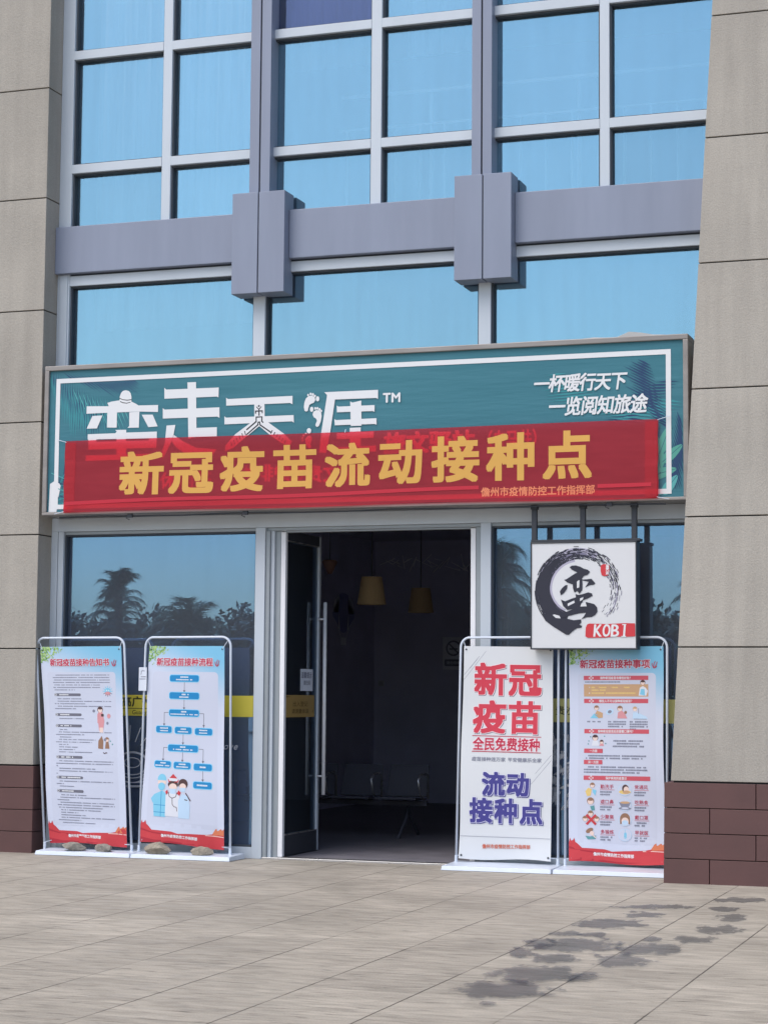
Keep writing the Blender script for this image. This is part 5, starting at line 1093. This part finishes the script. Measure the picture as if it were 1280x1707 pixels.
# ------------------------------------------------------------------ what the glass mirrors: palms and bushes across the square
def leafmat(name, a, b2):
    m = bpy.data.materials.new(name); n, l, b = nt(m); b.inputs['Roughness'].default_value = .55
    g2 = n.new('ShaderNodeNewGeometry'); mx = n.new('ShaderNodeMix'); mx.data_type = 'RGBA'; mx.inputs[6].default_value = (*a, 1); mx.inputs[7].default_value = (*b2, 1)
    l.new(g2.outputs['Random Per Island'], mx.inputs[0]); l.new(mx.outputs[2], b.inputs['Base Color']); return m
PALMLEAF = leafmat('palm_leaf', (.08, .115, .06), (.20, .25, .12)); BUSHLEAF = leafmat('bush_leaf', (.06, .085, .055), (.14, .165, .10)); BARK = mat('bark', (.11, .085, .06), .9, noise=.3, nscale=8)
TREES = 'trees across the square'
def palm(x, y, h, R0, nf, droop, seed, label):
    r = random.Random(seed); o = empty('palm_tree', (x, y, 0), label, 'tree', TREES)
    f = MB(); f.tube([(x, y, -.1), (x + .1, y, h * .35), (x + .05, y, h * .7), (x, y, h - R0 * .55)], [.26, .2, .17, .15], BARK, 10); f.build('trunk', o, smooth=True)
    f = MB()
    for k in range(nf):
        q = r.random() ** 1.6; c = Vector((x + r.uniform(-.1, .1), y + r.uniform(-.1, .1), h - R0 * .75 - q * h * .5))
        a = 2.39996 * k + r.uniform(-.3, .3); el = (1.35 - 2.0 * q) * r.uniform(.75, 1.05) if r.random() > .25 else r.uniform(-.6, 1.4); L = R0 * r.uniform(.75, 1.15) * (1 - .25 * q); d_ = Vector((cos(a) * cos(el), sin(a) * cos(el), sin(el)))
        pts = [];
        for i in range(13):
            t = i / 12; p = c + d_ * L * t; p.z -= droop * L * t * t * (1.1 - .4 * sin(el)); pts.append(p)
        f.tube([tuple(p) for p in pts], [.022 * (1 - i / 13) + .004 for i in range(13)], PALMLEAF, 4, caps=False)
        for i in range(1, 13):
            for s2 in (-1, 1):
                for half in (0, .33, .66):
                    p = pts[i].lerp(pts[i - 1], half)
                    t = (pts[i] - pts[i - 1]).normalized(); sd = t.cross(Vector((0, 0, 1)));
                    if sd.length < .05: sd = Vector((1, 0, 0))
                    sd.normalize(); ll = R0 * .36 * (1 - .55 * abs(i / 12 - .45)) * r.uniform(.75, 1.15)
                    tip = p + (sd * s2 * .75 + t * .7).normalized() * ll; tip.z -= ll * r.uniform(.15, .7)
                    wv = t * .018
                    f.face([p - wv, p + wv, tip], PALMLEAF)
    f.build('crown', o)
def bush(x, y, h, rx, seed, label, hole=0):
    r = random.Random(seed); o = empty('bushy_tree', (x, y, 0), label, 'tree', TREES)
    f = MB()
    for k in range(4): a = r.uniform(0, 6.28); f.tube([(x + .3 * cos(a), y + .3 * sin(a), -.1), (x + .7 * cos(a), y + .6 * sin(a), h * .4), (x + rx * .5 * cos(a), y + .8 * sin(a), h * .75)], [.1, .07, .03], BARK, 6)
    f.build('trunk', o)
    f = MB(); cl = [(r.uniform(-rx, rx), r.uniform(-1.5, 1.5), r.uniform(.1, 1) ** .7 * h * .86, r.uniform(.5, 1.1)) for _ in range(34)]
    for (cx, cy, cz, cr) in cl:
        for q in range(150):
            d_ = Vector((r.gauss(0, 1), r.gauss(0, 1), r.gauss(0, 1))).normalized() * cr * r.uniform(.5, 1.08); p = Vector((x + cx, y + cy, max(.1, cz))) + d_ * Vector((1, 1, .8)).length / 1.62
            a = Vector((r.uniform(-1, 1), r.uniform(-1, 1), r.uniform(-1, 1))).normalized() * r.uniform(.12, .24); b3 = a.cross(Vector((r.uniform(-1, 1), r.uniform(-1, 1), 1))).normalized() * r.uniform(.06, .12)
            f.face([p - a, p + b3, p + a, p - b3], BUSHLEAF)
    f.build('crown', o)
palm(-38.0, -59.8, 7.25, 1.55, 95, .7, 1, 'tall shaggy palm mirrored in the window above the text notice')
palm(-40.6, -58, 6.2, 1.6, 50, .8, 2, 'low palm mirrored at the window edge by the straight stone column')
palm(-33.6, -57.5, 6.1, 2.5, 60, .6, 3, 'wide palm mirrored above the flow chart poster')
palm(-20.7, -57, 8.3, 2.3, 120, 1.0, 4, 'big fan palm mirrored in the window beside the hanging light box')
palm(-18.0, -60, 8.0, 1.7, 44, .9, 5, 'palm mirrored behind the bars of the hanging light box')
palm(-13.2, -59, 6.6, 1.7, 40, .8, 6, 'palm mirrored between light box and leaning column')
palm(-29.8, -58.5, 6.6, 1.8, 50, .9, 7, 'palm mirrored at the bare edge of the window over the flow chart')
hedge = [(-45, 4.3), (-42, 4.9), (-39.2, 5.0), (-36.4, 5.1), (-33.8, 5.2), (-31.3, 5.4), (-28.5, 5.5), (-25.6, 5.4), (-22.8, 5.6), (-20, 5.7), (-17.2, 5.4), (-14.4, 5.1), (-11.6, 5.2), (-8.6, 5.3), (-5.5, 5.0)] + [(-74 + 3.3 * k, 4.3 + .7 * sin(k * 2.1)) for k in range(9)] + [(-2 + 3.3 * k, 4.9 + .5 * sin(k * 1.7)) for k in range(5)]
for i, (x, h) in enumerate(hedge):
    bush(x, -62 + (i % 3) * .8, h, 1.9, 60 + i, 'dark bushy tree in the mirrored row across the square')
